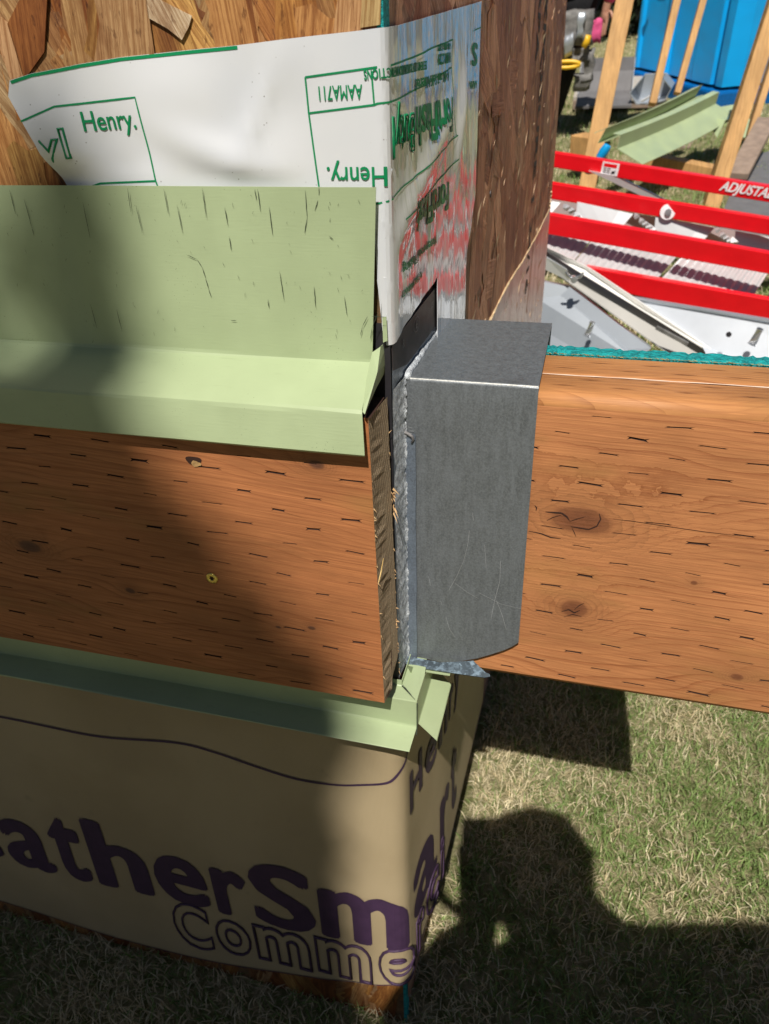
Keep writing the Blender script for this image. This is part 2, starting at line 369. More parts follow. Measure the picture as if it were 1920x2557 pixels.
def flakes(bm, region, n, fn, pal, ang0, angj, seedv, size=(0.05, 0.14, 0.009, 0.034), lift=0.0012):
    R = random.Random(seedv); uvl = bm.loops.layers.uv.verify(); cl = bm.loops.layers.float_color.get('tint') or bm.loops.layers.float_color.new('tint')
    inside = region[4] if len(region) > 4 else (lambda a, b: True)
    for i in range(n):
        a = R.uniform(region[0], region[1]); b = R.uniform(region[2], region[3])
        if not inside(a, b): continue
        L = R.uniform(size[0], size[1]); W = R.uniform(size[2], size[3]); th = ang0 + R.gauss(0, angj)
        col = R.choice(pal); g = R.uniform(0.72, 1.2); col = tuple(min(1, c * g) for c in col)
        k = 11; top = []; pts = []
        cv_ = R.uniform(-0.004, 0.004)
        for j in range(k + 1): pts.append((-L / 2 + L * j / k, -W / 2 + R.uniform(-0.0016, 0.0016) + cv_ * math.sin(3.1 * j / k)))
        pts.append((L / 2 + R.uniform(-0.008, 0.008), -W * 0.15)); pts.append((L / 2 + R.uniform(-0.008, 0.010), W * 0.2))
        for j in range(k + 1): pts.append((L / 2 - L * j / k, W / 2 + R.uniform(-0.0016, 0.0016) + cv_ * math.sin(3.1 * (k - j) / k)))
        pts.append((-L / 2 + R.uniform(-0.010, 0.008), W * 0.15)); pts.append((-L / 2 + R.uniform(-0.010, 0.008), -W * 0.2))
        ca, sa = math.cos(th), math.sin(th); z = 0.0002 + lift * (i / n); ou, ov = R.uniform(0, 50), R.uniform(0, 50); tl = R.uniform(-0.0004, 0.0006)
        vs = []; uvs = []
        for (p, q) in pts:
            A_, B_ = a + p * ca - q * sa, b + p * sa + q * ca
            A_ = min(max(A_, region[0]), region[1]); B_ = min(max(B_, region[2]), region[3])
            vs.append(bm.verts.new(fn(A_, B_, z + tl * q / W))); uvs.append((p + ou, q + ov))
        try: f = bm.faces.new(vs)
        except ValueError: continue
        for l, q in zip(f.loops, uvs): l[uvl].uv = q; l[cl] = col + (1,)

# ================================================================== the mock-up: boards
YF = -0.04
def side_x(y): return 0.030 * (y - YF) - 0.003
def f_front(a, b, o=0): return Vector((a, YF - o, b))
def f_side(a, b, o=0): return Vector((side_x(a) + o * (0.15 + 0.85 * smst(0.10, 0.24, a)), a, b))
PAL_F = [(0.34, 0.125, 0.03), (0.45, 0.21, 0.075), (0.52, 0.28, 0.12), (0.28, 0.09, 0.022), (0.40, 0.17, 0.045), (0.60, 0.36, 0.19), (0.36, 0.16, 0.06), (0.48, 0.30, 0.16), (0.50, 0.26, 0.08)]
PAL_F = [(min(1, a_ * 1.22), min(1, b_ * 1.34), min(1, c_ * 1.3)) for a_, b_, c_ in PAL_F]
PAL_S = [(0.34, 0.20, 0.14), (0.44, 0.28, 0.20), (0.50, 0.35, 0.25), (0.36, 0.21, 0.15), (0.26, 0.15, 0.11), (0.54, 0.40, 0.29), (0.40, 0.30, 0.22)]
board = thing('front_panel', 'orange brown strand board on the wide front side, seen above the white tape', 'board', wall=True)
bm = bmesh.new(); bm_box(bm, (-1.3, YF + 0.0002, -0.90), (-0.004, YF + 0.011, 0.62)); bm_obj('board', bm, m_core, board)
bm = bmesh.new()
flakes(bm, (-1.3, -0.004, 0.10, 0.62), 1500, f_front, PAL_F, math.radians(97), 0.30, 3)
flakes(bm, (-1.3, -0.004, -0.90, -0.60), 420, f_front, [tuple(c * 0.8 for c in p) for p in PAL_F], math.radians(90), 0.4, 5)
bm_obj('wood_strands', bm, m_osb, board)
for (pts, col) in ([((362, -20), (480, 40), (472, 68), (455, 100), (420, 72), (372, 45)), (0.80, 0.66, 0.46)],
                   [((0, 40), (24, 60), (62, 195), (30, 205), (0, 120)), (0.62, 0.36, 0.18)],
                   [((232, -20), (365, -20), (388, 142), (235, 165), (250, 60)), (0.50, 0.30, 0.14)],
                   [((845, -20), (905, -20), (905, 78), (830, 88)), (0.62, 0.35, 0.16)],
                   [((905, -20), (952, -20), (950, 62), (900, 70)), (0.62, 0.44, 0.20)],
                   [((60, -20), (120, -20), (112, 130), (62, 200), (20, 60)), (0.33, 0.12, 0.03)]):
    bm = bmesh.new(); uvl = bm.loops.layers.uv.verify(); cl = bm.loops.layers.float_color.get('tint') or bm.loops.layers.float_color.new('tint')
    P = [hit(q, 1, YF - 0.0022) for q in pts]; f = bm.faces.new([bm.verts.new(p) for p in P])
    d = Vector((0.45, 0, -0.89)) if pts[0][0] == 362 else Vector((0.12, 0, 1)); d.normalize(); e = Vector((-d.z, 0, d.x))
    for l, p in zip(f.loops, P): l[uvl].uv = (p.dot(d) + 3, p.dot(e) + 7); l[cl] = col + (1,)
    o = bm_obj('loose_strand', bm, m_osb, board); solid(o, 0.0007)
for lo_, hi_ in ((-9, -0.80), (0.15, 9)):
  bm = bmesh.new()
  for i in range(60):
    z0 = -0.900 + i * 0.0253
    if not lo_ < z0 < hi_: continue
    j = random.uniform(-0.0012, 0.0012); k = random.uniform(0, 0.0012)
    bm_box(bm, (-0.0038, YF - 0.0006 - k, z0), (0.0002 + j * 0.3, YF + 0.012, z0 + 0.0245))
  bm_obj('teal_edge', bm, m_teal, board)

sidep = thing('side_panel', 'dull brown strand board on the receding side, pink reflections painted on membrane low down', 'board', wall=True)
YB = 1.2
def zbot(y): return -0.8437 - 0.10 * (y - YF)
bm = bmesh.new()
NY = 24
for i in range(NY):
    y0 = YF + 0.004 + (YB - YF - 0.004) * i / NY; y1 = YF + 0.004 + (YB - YF - 0.004) * (i + 1) / NY
    v = [bm.verts.new(q) for q in ((side_x(y0) - 0.0002, y0, zbot(y0)), (side_x(y1) - 0.0002, y1, zbot(y1)), (side_x(y1) - 0.0002, y1, 0.62), (side_x(y0) - 0.0002, y0, 0.62),
         (side_x(y0) - 0.012, y0, zbot(y0)), (side_x(y1) - 0.012, y1, zbot(y1)), (side_x(y1) - 0.012, y1, 0.62), (side_x(y0) - 0.012, y0, 0.62))]
    for f in ((0, 1, 2, 3), (7, 6, 5, 4), (0, 4, 5, 1), (3, 2, 6, 7)): bm.faces.new([v[k] for k in f])
    if i == 0: bm.faces.new([v[k] for k in (0, 3, 7, 4)])
    if i == NY - 1: bm.faces.new([v[k] for k in (1, 5, 6, 2)])
bmesh.ops.remove_doubles(bm, verts=bm.verts[:], dist=1e-6)
bm_obj('board', bm, m_core, sidep)
bm = bmesh.new()
flakes(bm, (YF + 0.006, YB, -0.96, 0.62, lambda a, b: b > zbot(a) + 0.02), 3000, f_side, PAL_S, math.radians(97), 0.8, 9, (0.07, 0.20, 0.03, 0.09), 0.0026)
bm_obj('wood_strands', bm, m_osb_side, sidep)
bm = bmesh.new(); R3_ = random.Random(21)
for _ in range(420):
    a = R3_.uniform(0.02, 1.18); z = R3_.uniform(-0.35, 0.40); L = R3_.uniform(0.006, 0.028); t = R3_.gauss(0.1, 0.35); w_ = R3_.uniform(0.0012, 0.005)
    P0 = f_side(a, z, 0.0026); P1 = f_side(a + L * math.sin(t), z + L * math.cos(t), 0.0030 + R3_.uniform(0, 0.0022)); P2 = f_side(a + w_, z + L * .5, 0.0028)
    bm.faces.new([bm.verts.new(P0), bm.verts.new(P1), bm.verts.new(P2)])
bm_obj('raised_splinters', bm, mat_simple('pale_chip', (0.62, 0.44, 0.28), 0.7, 0, 0.3, 60), sidep)
# lower corner: smooth membrane with pinkish reflections painted in, and a ragged pale lip
m_pinkfilm = NT('membrane_pink_reflection'); _c = m_pinkfilm.co()
m_pinkfilm = m_pinkfilm.done(m_pinkfilm.mix(m_pinkfilm.ss(m_pinkfilm.noise(m_pinkfilm.scale(_c, (1, 9, 1.2)), 3, 3), 0.35, 0.65), (0.62, 0.37, 0.31), (0.85, 0.62, 0.54)), 0.35, 0, m_pinkfilm.bump(m_pinkfilm.noise(m_pinkfilm.scale(_c, (1, 200, 8)), 1, 4, 0.7), 0.3, 0.001))
m_lip = mat_simple('raw_wood_lip', (0.70, 0.52, 0.30), 0.7, 0, 0.2, 60, 0.8)
edge_px = [(1376, 478), (1372, 520), (1352, 562), (1338, 590), (1322, 618), (1302, 655), (1285, 680), (1262, 718), (1240, 762), (1222, 800)]
def side_hit(px, o=0.0):
    r = ray(px); t = (0.030 * (CAM[1] - YF) - 0.003 + o - CAM[0]) / (r[0] - 0.030 * r[1]); return Vector(CAM + t * r)
E_ = [side_hit(q, 0.0028) for q in edge_px]
bm = bmesh.new()
ring = [(e.y, e.z) for e in E_] + [(0.40, -0.30), (0.40, -0.80), (YB - 0.002, -0.9), (YB - 0.002, E_[0].z)]
def film_fn(u, v): return Vector((side_x(u) + 0.0026, u, v))
sheet('pink_membrane', ring, film_fn, (), (), m_pinkfilm, sidep, 0.0006, False)
bm = bmesh.new(); pp = []
for i in range(len(E_) - 1):
    for k in range(8):
        q = E_[i].lerp(E_[i + 1], k / 8); pp.append(q + Vector((0.0008, random.uniform(-0.010, 0.010), 0)))
bm_tube(bm, pp, [random.uniform(0.0007, 0.0018) for _ in pp], 5); bm_obj('torn_lip', bm, m_lip, sidep)
bm = bmesh.new()     # raw bottom edge strip below the membrane
pp = []
for i in range(44):
    y = YF + 0.006 + (YB - YF - 0.008) * i / 43
    pp.append((y, zbot(y)))
prev = None
for (y, z) in pp:
    j = random.uniform(-0.004, 0.003)
    r = [bm.verts.new((side_x(y) + 0.0035, y, -0.64 - 0.17 * (y - YF) + random.uniform(-.003, .003))), bm.verts.new((side_x(y) + 0.0035, y, z + j)), bm.verts.new((side_x(y) - 0.011, y, z + j))]
    if prev:
        for k in range(2): bm.faces.new([prev[k], prev[k + 1], r[k + 1], r[k]])
    prev = r
bm_obj('bottom_edge', bm, mat_wood('edge_wood', (0.50, 0.30, 0.22), (0.28, 0.13, 0.08), ax='x', uax='z', ring=90, greens=False), sidep)
# faint stencilled grade marks on the side board
m_ink = mat_simple('faded_ink', (0.055, 0.038, 0.035), 0.7)
bm = bmesh.new()
# the stencil reads downwards, letters grouped in blocks
for (s, y, z, sz) in (('EXPOSURE 1', 0.80, 0.33, 0.060), ('24/16', 0.80, -0.02, 0.055), ('APA', 0.72, 0.30, 0.05)):
    place_text(bm, s, (y, z), sz, lambda u, v, o: f_side(u, v, 0.0027 + o), ang=-math.pi / 2, bold=0.0012)
bm_obj('grade_stamp', bm, m_ink, sidep)
bm = bmesh.new(); _p = side_hit((1228, 484), 0.004)
bm_tube(bm, [_p + Vector((-0.006, 0, 0)), _p + Vector((-0.0008, 0, 0))], 0.004, 8); bm_obj('knot_hole', bm, m_black, sidep)

# ================================================================== tape
m_tape = NT('white_film'); _c = m_tape.co(); _s = m_tape.sep(_c)
_side = m_tape.ss(_s[1], -0.036, -0.026)
_w1 = m_tape.noise(m_tape.scale(_c, (110, 110, 9)), 1.0, 2, 0.5); _w2 = m_tape.noise(m_tape.scale(_c, (130, 130, 22)), 1.0, 3, 0.6)
_h = m_tape.M('MULTIPLY', m_tape.M('ADD', _w1, m_tape.M('MULTIPLY', _w2, 0.25)), _side)
_h = m_tape.M('ADD', _h, m_tape.M('MULTIPLY', m_tape.noise(_c, 14, 3), 0.25))
_col = m_tape.mix(m_tape.ss(m_tape.noise(_c, 12, 3), 0.3, 0.7), (0.70, 0.72, 0.76), (0.76, 0.77, 0.79))
_sp = m_tape.vor(_c, 170); _col = m_tape.mix(m_tape.M('MULTIPLY', m_tape.ss(_sp, 0.02, 0.10, 1, 0), m_tape.ss(m_tape.noise(_c, 20, 2), 0.5, 0.6)), _col, (0.15, 0.12, 0.10))
m_tape = m_tape.done(_col, m_tape.ss(_side, 0, 1, 0.34, 0.03), 0, m_tape.bump(_h, 0.55, 0.0014), 0.75, 0.0)
m_tape.node_tree.nodes['Principled BSDF'].inputs['IOR'].default_value = 1.95
RT = 0.004
def tape_fn(s, z, o=0.0):
    """s < 0 on the front, s > 0 round the corner on the side"""
    if s < -RT:
        u = -s
        curl = (0.014 * smst(0.17, 0.26, u) ** 1.5 + 0.004 * smst(0.20, 0.26, u)) * smst(0.139, 0.160, z)
        fold = 0.0016 * wob(s * 26, z * 30) * smst(0.02, 0.08, u) + 0.0035 * math.exp(-((z - 0.165 + 0.33 * (s + 0.14)) / 0.012) ** 2) * math.exp(-((s + 0.115) / 0.035) ** 2)
        fold += 0.0028 * math.exp(-((s + 0.085 - 0.5 * (z - 0.17)) / 0.008) ** 2) * math.exp(-((z - 0.175) / 0.03) ** 2)
        return Vector((s, YF - 0.0032 - curl - max(-0.001, fold) * smst(0.137, 0.15, z) - o, z))
    if s < RT:
        a = (s + RT) / (2 * RT) * math.pi / 2
        return Vector((-RT + math.sin(a) * (RT + 0.0022 + o), YF + RT - math.cos(a) * (RT + 0.0032 + o), z))
    y = YF + s
    # trapped folds: one long blister across the print, a narrow one further back
    b = 0.0030 * math.exp(-((z - 0.135 - 0.38 * (s - 0.09)) / 0.013) ** 2) * smst(0.0, 0.03, s) * smst(0.20, 0.14, s)
    b += 0.0045 * math.exp(-((s - 0.215 - 0.25 * (z - 0.17)) / 0.012) ** 2) * math.exp(-((z - 0.165) / 0.045) ** 2)
    b += 0.0006 * wob(s * 60, z * 9) + 0.0003 * wob(s * 140, z * 26, 2)
    return Vector((side_x(y) + 0.0050 + max(-0.0006, b) + o, y, z))
tape = thing('flashing_tape', 'white printed tape wrapped round the corner, peeling at its left end', 'tape', wall=True)
def fr(px): p = hit(px, 1, YF - 0.004); return (p.x, p.z)
def sd_(px): p = side_hit(px, 0.0050); return (p.y - YF, p.z)
top = [fr(q) for q in ((58, 200), (100, 183), (200, 160), (300, 143), (450, 127), (590, 113), (760, 92), (900, 76), (968, 66))]
left = [(-0.2225, 0.10), (-0.2262, 0.135), (-0.2345, 0.165), (-0.2445, 0.192)]
tp = left + top + [sd_((1010, 59)), sd_((1100, 33)), sd_((1203, 3)), sd_((1200, 100)), sd_((1196, 200)), sd_((1192, 300)), sd_((1190, 395)), sd_((1186, 480)), sd_((1176, 560)), sd_((1165, 640)), (0.263, -0.06), (0.136, -0.06), sd_((1092, 690)),
      sd_((1060, 738)), sd_((1030, 782)), sd_((1007, 820)), sd_((990, 850)), (0.001, 0.0375), (-0.0030, 0.0375), (-0.0042, 0.055), (-0.0060, 0.085), (-0.0075, 0.122), (-0.012, 0.10)]
us = frange(-0.26, -0.01, 0.006) + [-RT, -RT / 2, 0, RT / 2, RT] + frange(0.006, 0.38, 0.004)
vs = frange(-0.06, 0.25, 0.004)
sheet('film', tp, tape_fn, us, vs, m_tape, tape, 0.0005)
bm = bmesh.new()    # green edge line along the top
strip(bm, [(p[0], p[1] - 0.0011) for p in [fr(q) for q in ((60, 200), (100, 183), (200, 160), (300, 143), (450, 127), (590, 113))]], 0.0018, tape_fn, 0.00055, 4)
# left block (upright, leaning a little), and right block (printed upside down)
A1 = fr((85, 285)); A2 = fr((337, 243)); A3 = fr((388, 452)); A4 = fr((250, 458))
strip(bm, [(-0.2395, A1[1] - 0.0035), fr((150, 265)), A2, A3, (-0.148, 0.10)], 0.0011, tape_fn, 0.00055, 6); strip(bm, [A3, A4, (-0.215, A4[1] - 0.004)], 0.0011, tape_fn, 0.00055, 6)
B1 = fr((762, 193)); B2 = fr((770, 283)); B3 = fr((795, 460)); B4 = fr((966, 167)); B5 = fr((927, 178)); B6 = fr((934, 262)); B7 = fr((966, 258))
strip(bm, [B1, B2, B3, (B3[0] + 0.003, 0.112)], 0.0011, tape_fn, 0.00055, 6); strip(bm, [B5, B6], 0.0011, tape_fn, 0.00055)
rT = [(-0.004, B4[1])] + [sd_(q) for q in ((1040, 140), (1075, 121), (1131, 99))]
strip(bm, [B1] + rT, 0.0011, tape_fn, 0.00055, 8)
strip(bm, [B2, B6, (-0.004, B7[1])] + [sd_(q) for q in ((990, 248), (1060, 212), (1128, 168))], 0.0011, tape_fn, 0.00055, 8)
strip(bm, [fr((880, 498)), (-0.008, 0.128)] + [sd_(q) for q in ((1000, 470), (1050, 425), (1138, 338))], 0.0011, tape_fn, 0.00055, 8)
strip(bm, [sd_(q) for q in ((1003, 548), (1060, 490), (1148, 387))], 0.0011, tape_fn, 0.00055, 8)
strip(bm, [sd_(q) for q in ((1131, 99), (1128, 168), (1136, 338))], 0.0009, tape_fn, 0.00055, 8)
strip(bm, [sd_(q) for q in ((1178, 78), (1202, 68))], 0.0009, tape_fn, 0.00055, 4)
bm_obj('printed_frame', bm, m_print_g, tape)
bm = bmesh.new(); S_ = math.radians(2.5)
place_fit(bm, 'Henry.', (-0.2025, 0.1709), 0.0375, 0.0112, tape_fn, ang=math.radians(2), bold=0.012)
place_fit(bm, 'Henry.', (-0.0004, 0.1492), 0.0375, 0.0108, tape_fn, flip=True, bold=0.012)
place_fit(bm, 'AAMA711', (-0.0130, 0.1930), 0.0270, 0.0072, tape_fn, ang=math.radians(1), flip=True, bold=0.015)
place_fit(bm, 'FortiFlash', (0.180, 0.180), 0.118, 0.023, tape_fn, ang=math.radians(1), flip=True, bold=0.04)
place_fit(bm, 'SEE HENRY.COM FOR INSTALLATION INSTRUCTIONS', (0.088, 0.2045), 0.100, 0.0048, tape_fn, ang=S_, flip=True, bold=0.03)
place_fit(bm, '1-800-486-1278', (0.172, 0.2165), 0.046, 0.004, tape_fn, ang=S_, flip=True, bold=0.03)
place_fit(bm, 'HENRY.COM', (0.172, 0.2105), 0.046, 0.0065, tape_fn, ang=S_, flip=True, bold=0.04)
place_fit(bm, 'A 40 mil Self-Adhered', (0.166, 0.1985), 0.104, 0.0065, tape_fn, ang=S_, flip=True, bold=0.03)
place_fit(bm, 'FortiFlash', (0.170, 0.120), 0.115, 0.020, tape_fn, flip=True, bold=0.04)
place_fit(bm, 'Waterproof Flashing', (0.128, 0.0865), 0.104, 0.0065, tape_fn, ang=math.radians(1), flip=True, bold=0.02)
place_fit(bm, '10 YEAR WARRANTY', (0.078, 0.0690), 0.058, 0.0045, tape_fn, ang=math.radians(1), flip=True, bold=0.02)
place_fit(bm, 'S', (0.285, 0.218), 0.030, 0.016, tape_fn, flip=True, bold=0.05)
place_fit(bm, 'AAMA', (0.285, 0.190), 0.035, 0.006, tape_fn, flip=True, bold=0.03)
place_fit(bm, 'Butyl', (0.057, 0.175), 0.052, 0.022, tape_fn, flip=True, outline=0.025)
place_fit(bm, 'yl', (-0.2350, 0.1545), 0.0210, 0.0175, tape_fn, ang=math.radians(3), outline=0.022)
for v in [v for v in bm.verts if v.co.x < -0.2225 - 0.33 * (v.co.z - 0.135) ]: bm.verts.remove(v)
bm_obj('printed_lettering', bm, m_print_g, tape)

# lapped strip of the same film below, seen beside the flashing
def lap_fn(u, v): return Vector((u, YF - 0.0022, v))
lap = sheet('tape_lap', [fr((930, 500)), fr((960, 500)), fr((966, 700)), fr((970, 855)), fr((955, 840)), fr((940, 700))], lap_fn, (), (), m_tape, None, 0.0005)
loose(lap); tag(lap, 'narrow white strip of tape between the end of the tall green flashing and the corner', 'tape')
memb = thing('membrane_flap', 'black membrane covering the corner in the gap behind the end of the left plank', 'membrane', wall=True)
bm = bmesh.new(); bm_box(bm, (-0.06, YF - 0.0018, -0.272), (-0.0006, YF - 0.0003, 0.052)); bm_box(bm, (-0.0022, YF - 0.0012, -0.272), (-0.0017, YF + 0.17, 0.03))
bm_obj('membrane', bm, m_black, memb)

# ================================================================== upper green flashing
upf = thing('head_flashing', 'tall pale green bent metal flashing with scratches, capping the left plank under the white tape', 'flashing', wall=True)
PR = [(-0.0495, 0.1387), (-0.0495, 0.0290), (-0.0498, 0.0272), (-0.0512, 0.0258), (-0.0895, 0.0078), (-0.0912, 0.0062), (-0.0918, 0.0044), (-0.0952, -0.0215), (-0.0942, -0.0228), (-0.0925, -0.0222)]
XL = -1.25
def x_end(y, z, i):
    if i == 0: return hit((940, 466), 1, y).x
    if i <= 3: return hit((926, 896), 1, y).x if i == 3 else hit((929, 880), 1, y).x
    if i <= 6: return hit((905, 1030), 1, y).x
    return hit((911, 1133), 1, y).x
bm = bmesh.new(); xs = [XL + (0 - XL) * k / 60 for k in range(61)]
prev = None
for k, t in enumerate(np.linspace(0, 1, 90)):
    r = []
    for i, (y, z) in enumerate(PR):
        x = XL + (x_end(y, z, i) - XL) * t
        yy = y + (0.0011 * wob(x * 7, z * 12) + 0.0008 * wob(x * 17, i * .3) if i < 7 else 0.0007 * wob(x * 11)) - 0.0004
        zz = z + (0.0007 * wob(x * 6 + i) if i > 0 else 0)
        r.append(bm.verts.new((x, yy, zz)))
    if prev:
        for i in range(len(PR) - 1): bm.faces.new([prev[i], prev[i + 1], r[i + 1], r[i]])
    prev = r
o = bm_obj('green_sheet', bm, m_green, upf, True); crisp(o, 9); solid(o, 0.0007, 1)
# bent-down end tab
XT = -0.0055
def tabp(px, x=XT): return hit(px, 0, x)
tab = [hit((929, 880), 1, -0.0510), tabp((950, 866)), tabp((968, 850)), tabp((978, 893)), tabp((969, 915)), tabp((940, 968)), hit((911, 1034), 1, -0.0925), hit((905, 1028), 1, -0.0918), hit((915, 945), 1, -0.066)]
bm = bmesh.new(); vv = [bm.verts.new(p) for p in tab]; cc = bm.verts.new(hit((942, 930), 0, XT + 0.002))
for i in range(len(vv)): bm.faces.new([vv[i], vv[(i + 1) % len(vv)], cc])
o = bm_obj('end_tab', bm, m_green, upf); solid(o, 0.0007)
# little standing return on the leg edge
bm = bmesh.new(); P = [hit(q, 1, -0.0455) for q in ((955, 792), (965, 790), (968, 850), (957, 855))]
bm.faces.new([bm.verts.new(p) for p in P]); o = bm_obj('edge_return', bm, m_green, upf); solid(o, 0.0006)
# dark scratches, lying in the paint
def up_fn(px):
    p = hit(px, 1, -0.0495)
    return p
bm = bmesh.new()
SCR = [((24, 475), (39, 535)), ((60, 497), (80, 570)), ((80, 570), (85, 588)), ((207, 505), (225, 595)), ((318, 470), (327, 530)), ((339, 512), (355, 582)), ((409, 472), (420, 535)), ((442, 512), (456, 583)),
       ((505, 470), (515, 545)), ((561, 518), (568, 562)), ((572, 590), (577, 625)), ((643, 472), (650, 528)), ((672, 518), (681, 588)), ((762, 475), (767, 545)), ((767, 545), (760, 583)), ((794, 500), (786, 526)),
       ((226, 760), (242, 820)), ((291, 772), (305, 828)), ((698, 678), (709, 750)), ((784, 715), (788, 768)), ((669, 748), (671, 768)), ((860, 740), (866, 786)), ((797, 468), (796, 488)), ((576, 800), (590, 801)),
       ((900, 838), (905, 815)), ((905, 815), (918, 790)), ((924, 850), (930, 815)), ((930, 815), (944, 780)), ((928, 790), (964, 792)), ((944, 720), (945, 792)), ((636, 472), (640, 500)), ((822, 590), (832, 598))]
SCR += [((466, 636), (492, 648)), ((492, 648), (505, 668)), ((505, 668), (513, 695)), ((513, 695), (521, 722)), ((521, 722), (527, 742))]
R_ = random.Random(4)
for _ in range(70):
    x, y = R_.uniform(0, 935), R_.uniform(470, 850); SCR.append(((x, y), (x + R_.uniform(-3, 5), y + R_.uniform(3, 12))))
def zig(a, b, w, y=-0.0516, yo=None):
    n = 6; P = []
    for i in range(n + 1):
        t = i / n; P.append(hit((a[0] + (b[0] - a[0]) * t, a[1] + (b[1] - a[1]) * t), 1, y) + Vector((R_.uniform(-1, 1) * 0.0001, 0, 0)))
    for i in range(n):
        w0 = w * (0.35 + math.sin(math.pi * (i + 0.0) / n)) * R_.uniform(0.7, 1.2); w1 = w * (0.35 + math.sin(math.pi * (i + 1) / n))
        d = (P[i + 1] - P[i]).normalized(); nn = Vector((-d.z, 0, d.x))
        bm.faces.new([bm.verts.new(q) for q in (P[i] + nn * w0, P[i] - nn * w0, P[i + 1] - nn * w1, P[i + 1] + nn * w1)])
for k, (a, b) in enumerate(SCR): zig(a, b, 0.00017 if k < 37 else 0.00009)
bm_obj('scratch', bm, m_green_dark, upf)

# ================================================================== incised lumber
m_slit_and_shade = mat_simple('cut_fibre_and_shade', (0.035, 0.012, 0.006), 0.9)  # near-black of cuts and holes, also shade painted on the ledger's hidden faces
def incised(name, x0, x1, z0, z1, y, mats, parent, pitch=0.0142, sp=0.055, ln=0.019, depth=0.0024, seedv=1, phase=0.0, right=None, skip=()):
    """board face at y with real knife cuts: each cell of a brick pattern has a lens-shaped pit"""
    R = random.Random(seedv); bm = bmesh.new()
    nr = max(1, int(round((z1 - z0) / pitch))); ph = (z1 - z0) / nr
    for r in range(nr):
        za, zb = z1 - (r + 1) * ph, z1 - r * ph; offx = phase + (sp / 2 if r % 2 else 0) + R.uniform(-0.002, 0.002)
        k0 = int(math.floor((x0 - offx) / sp)); k1 = int(math.ceil((x1 - offx) / sp))
        for k in range(k0, k1):
            a, b = offx + k * sp, offx + (k + 1) * sp
            xr = x1
            a2, b2 = max(a, x0), min(b, xr)
            if b2 <= a2 + 1e-5: continue
            cx = (a + b) / 2 + R.uniform(-0.0045, 0.0045); cz = (za + zb) / 2 + R.uniform(-0.0022, 0.0022); L = ln * R.uniform(0.62, 1.15) / 2; H = R.choice((0.0004, 0.0006, 0.0008, 0.0011)) * R.uniform(0.8, 1.2)
            if right: sh = lambda z: right(z) - x1
            else: sh = lambda z: 0
            edge = lambda x, z: (x + (sh(z) if abs(x - x1) < 1e-6 else 0), y, z)
            if cx - L < a2 + 0.001 or cx + L > b2 - 0.001 or any((cx - s[0]) ** 2 + (cz - s[1]) ** 2 < s[2] ** 2 for s in skip):
                bm.faces.new([bm.verts.new(edge(*q)) for q in ((a2, za), (b2, za), (b2, zb), (a2, zb))]); continue
            tl = R.uniform(-0.0006, 0.0002)
            hor = [(cx - L, cz + H * 0.9 - tl), (cx - L * 0.62, cz + H * 0.75 - tl), (cx + L * 0.6, cz + H * 0.8 + tl), (cx + L, cz + H * 1.3 + tl), (cx + L * 0.72, cz + tl), (cx + L * 0.98, cz - H * 1.5 + tl), (cx + L * 0.55, cz - H * 0.7 + tl), (cx - L * 0.6, cz - H * 0.7 - tl), (cx - L * 1.02, cz - H * 1.4 - tl), (cx - L * 0.78, cz - tl)]
            out = [(a2, zb), (b2, zb), (b2, za), (a2, za)]
            O = [bm.verts.new(edge(*q)) for q in out]; Hh = [bm.verts.new((q[0], y, q[1])) for q in hor]
            # ring faces
            bm.faces.new([O[0], Hh[0], Hh[1], Hh[2], Hh[3], O[1]]); bm.faces.new([O[1], Hh[3], Hh[4], Hh[5], O[2]])
            bm.faces.new([O[2], Hh[5], Hh[6], Hh[7], Hh[8], O[3]]); bm.faces.new([O[3], Hh[8], Hh[9], Hh[0], O[0]])
            D = [bm.verts.new((cx + (q[0] - cx) * 0.85, y + depth, cz + (q[1] - cz) * 0.25)) for q in hor]
            for i in range(10):
                f = bm.faces.new([Hh[i], Hh[(i + 1) % 10], D[(i + 1) % 10], D[i]]); f.material_index = 1
            f = bm.faces.new(D); f.material_index = 1
    me = bpy.data.meshes.new(name); bmesh.ops.triangulate(bm, faces=[f for f in bm.faces if len(f.verts) > 4]); bm.to_mesh(me); bm.free()
    me.flip_normals() if False else None
    o = bpy.data.objects.new(name, me); COL.objects.link(o); o.parent = parent
    for m in mats: me.materials.append(m)
    return o

# right beam
K1 = hit((1450, 1300), 1, 0); K2 = hit((1432, 1520), 1, 0); K3 = hit((1840, 1690), 1, 0); K4 = hit((1733, 1455), 1, 0)
m_beam = mat_wood('treated_fir', (0.55, 0.232, 0.092), (0.24, 0.07, 0.022), knots=[(K1.x, K1.z, 0.036, 0.018), (K2.x, K2.z, 0.017, 0.013), (K3.x, K3.z, 0.008, 0.005), (K4.x, K4.z, 0.004, 0.003)], lean=0.03, ring=150, seed=2.0, stain=0.3)
m_beam_top = mat_wood('treated_fir_top', (0.56, 0.25, 0.09), (0.28, 0.10, 0.035), ax='y', ring=200, seed=5.0, stain=0.25)
m_end = NT('end_grain'); _c = m_end.co(); _s = m_end.sep(_c)
_r = m_end.M('SQRT', m_end.M('ADD', m_end.M('POWER', m_end.M('ADD', _s[1], 0.21), 2), m_end.M('POWER', m_end.M('MULTIPLY', m_end.M('ADD', _s[2], 0.14), 0.55), 2)))
_f = m_end.M('FRACT', m_end.M('MULTIPLY', m_end.M('ADD', _r, m_end.M('MULTIPLY', m_end.noise(_c, 40, 3), 0.006)), 330))
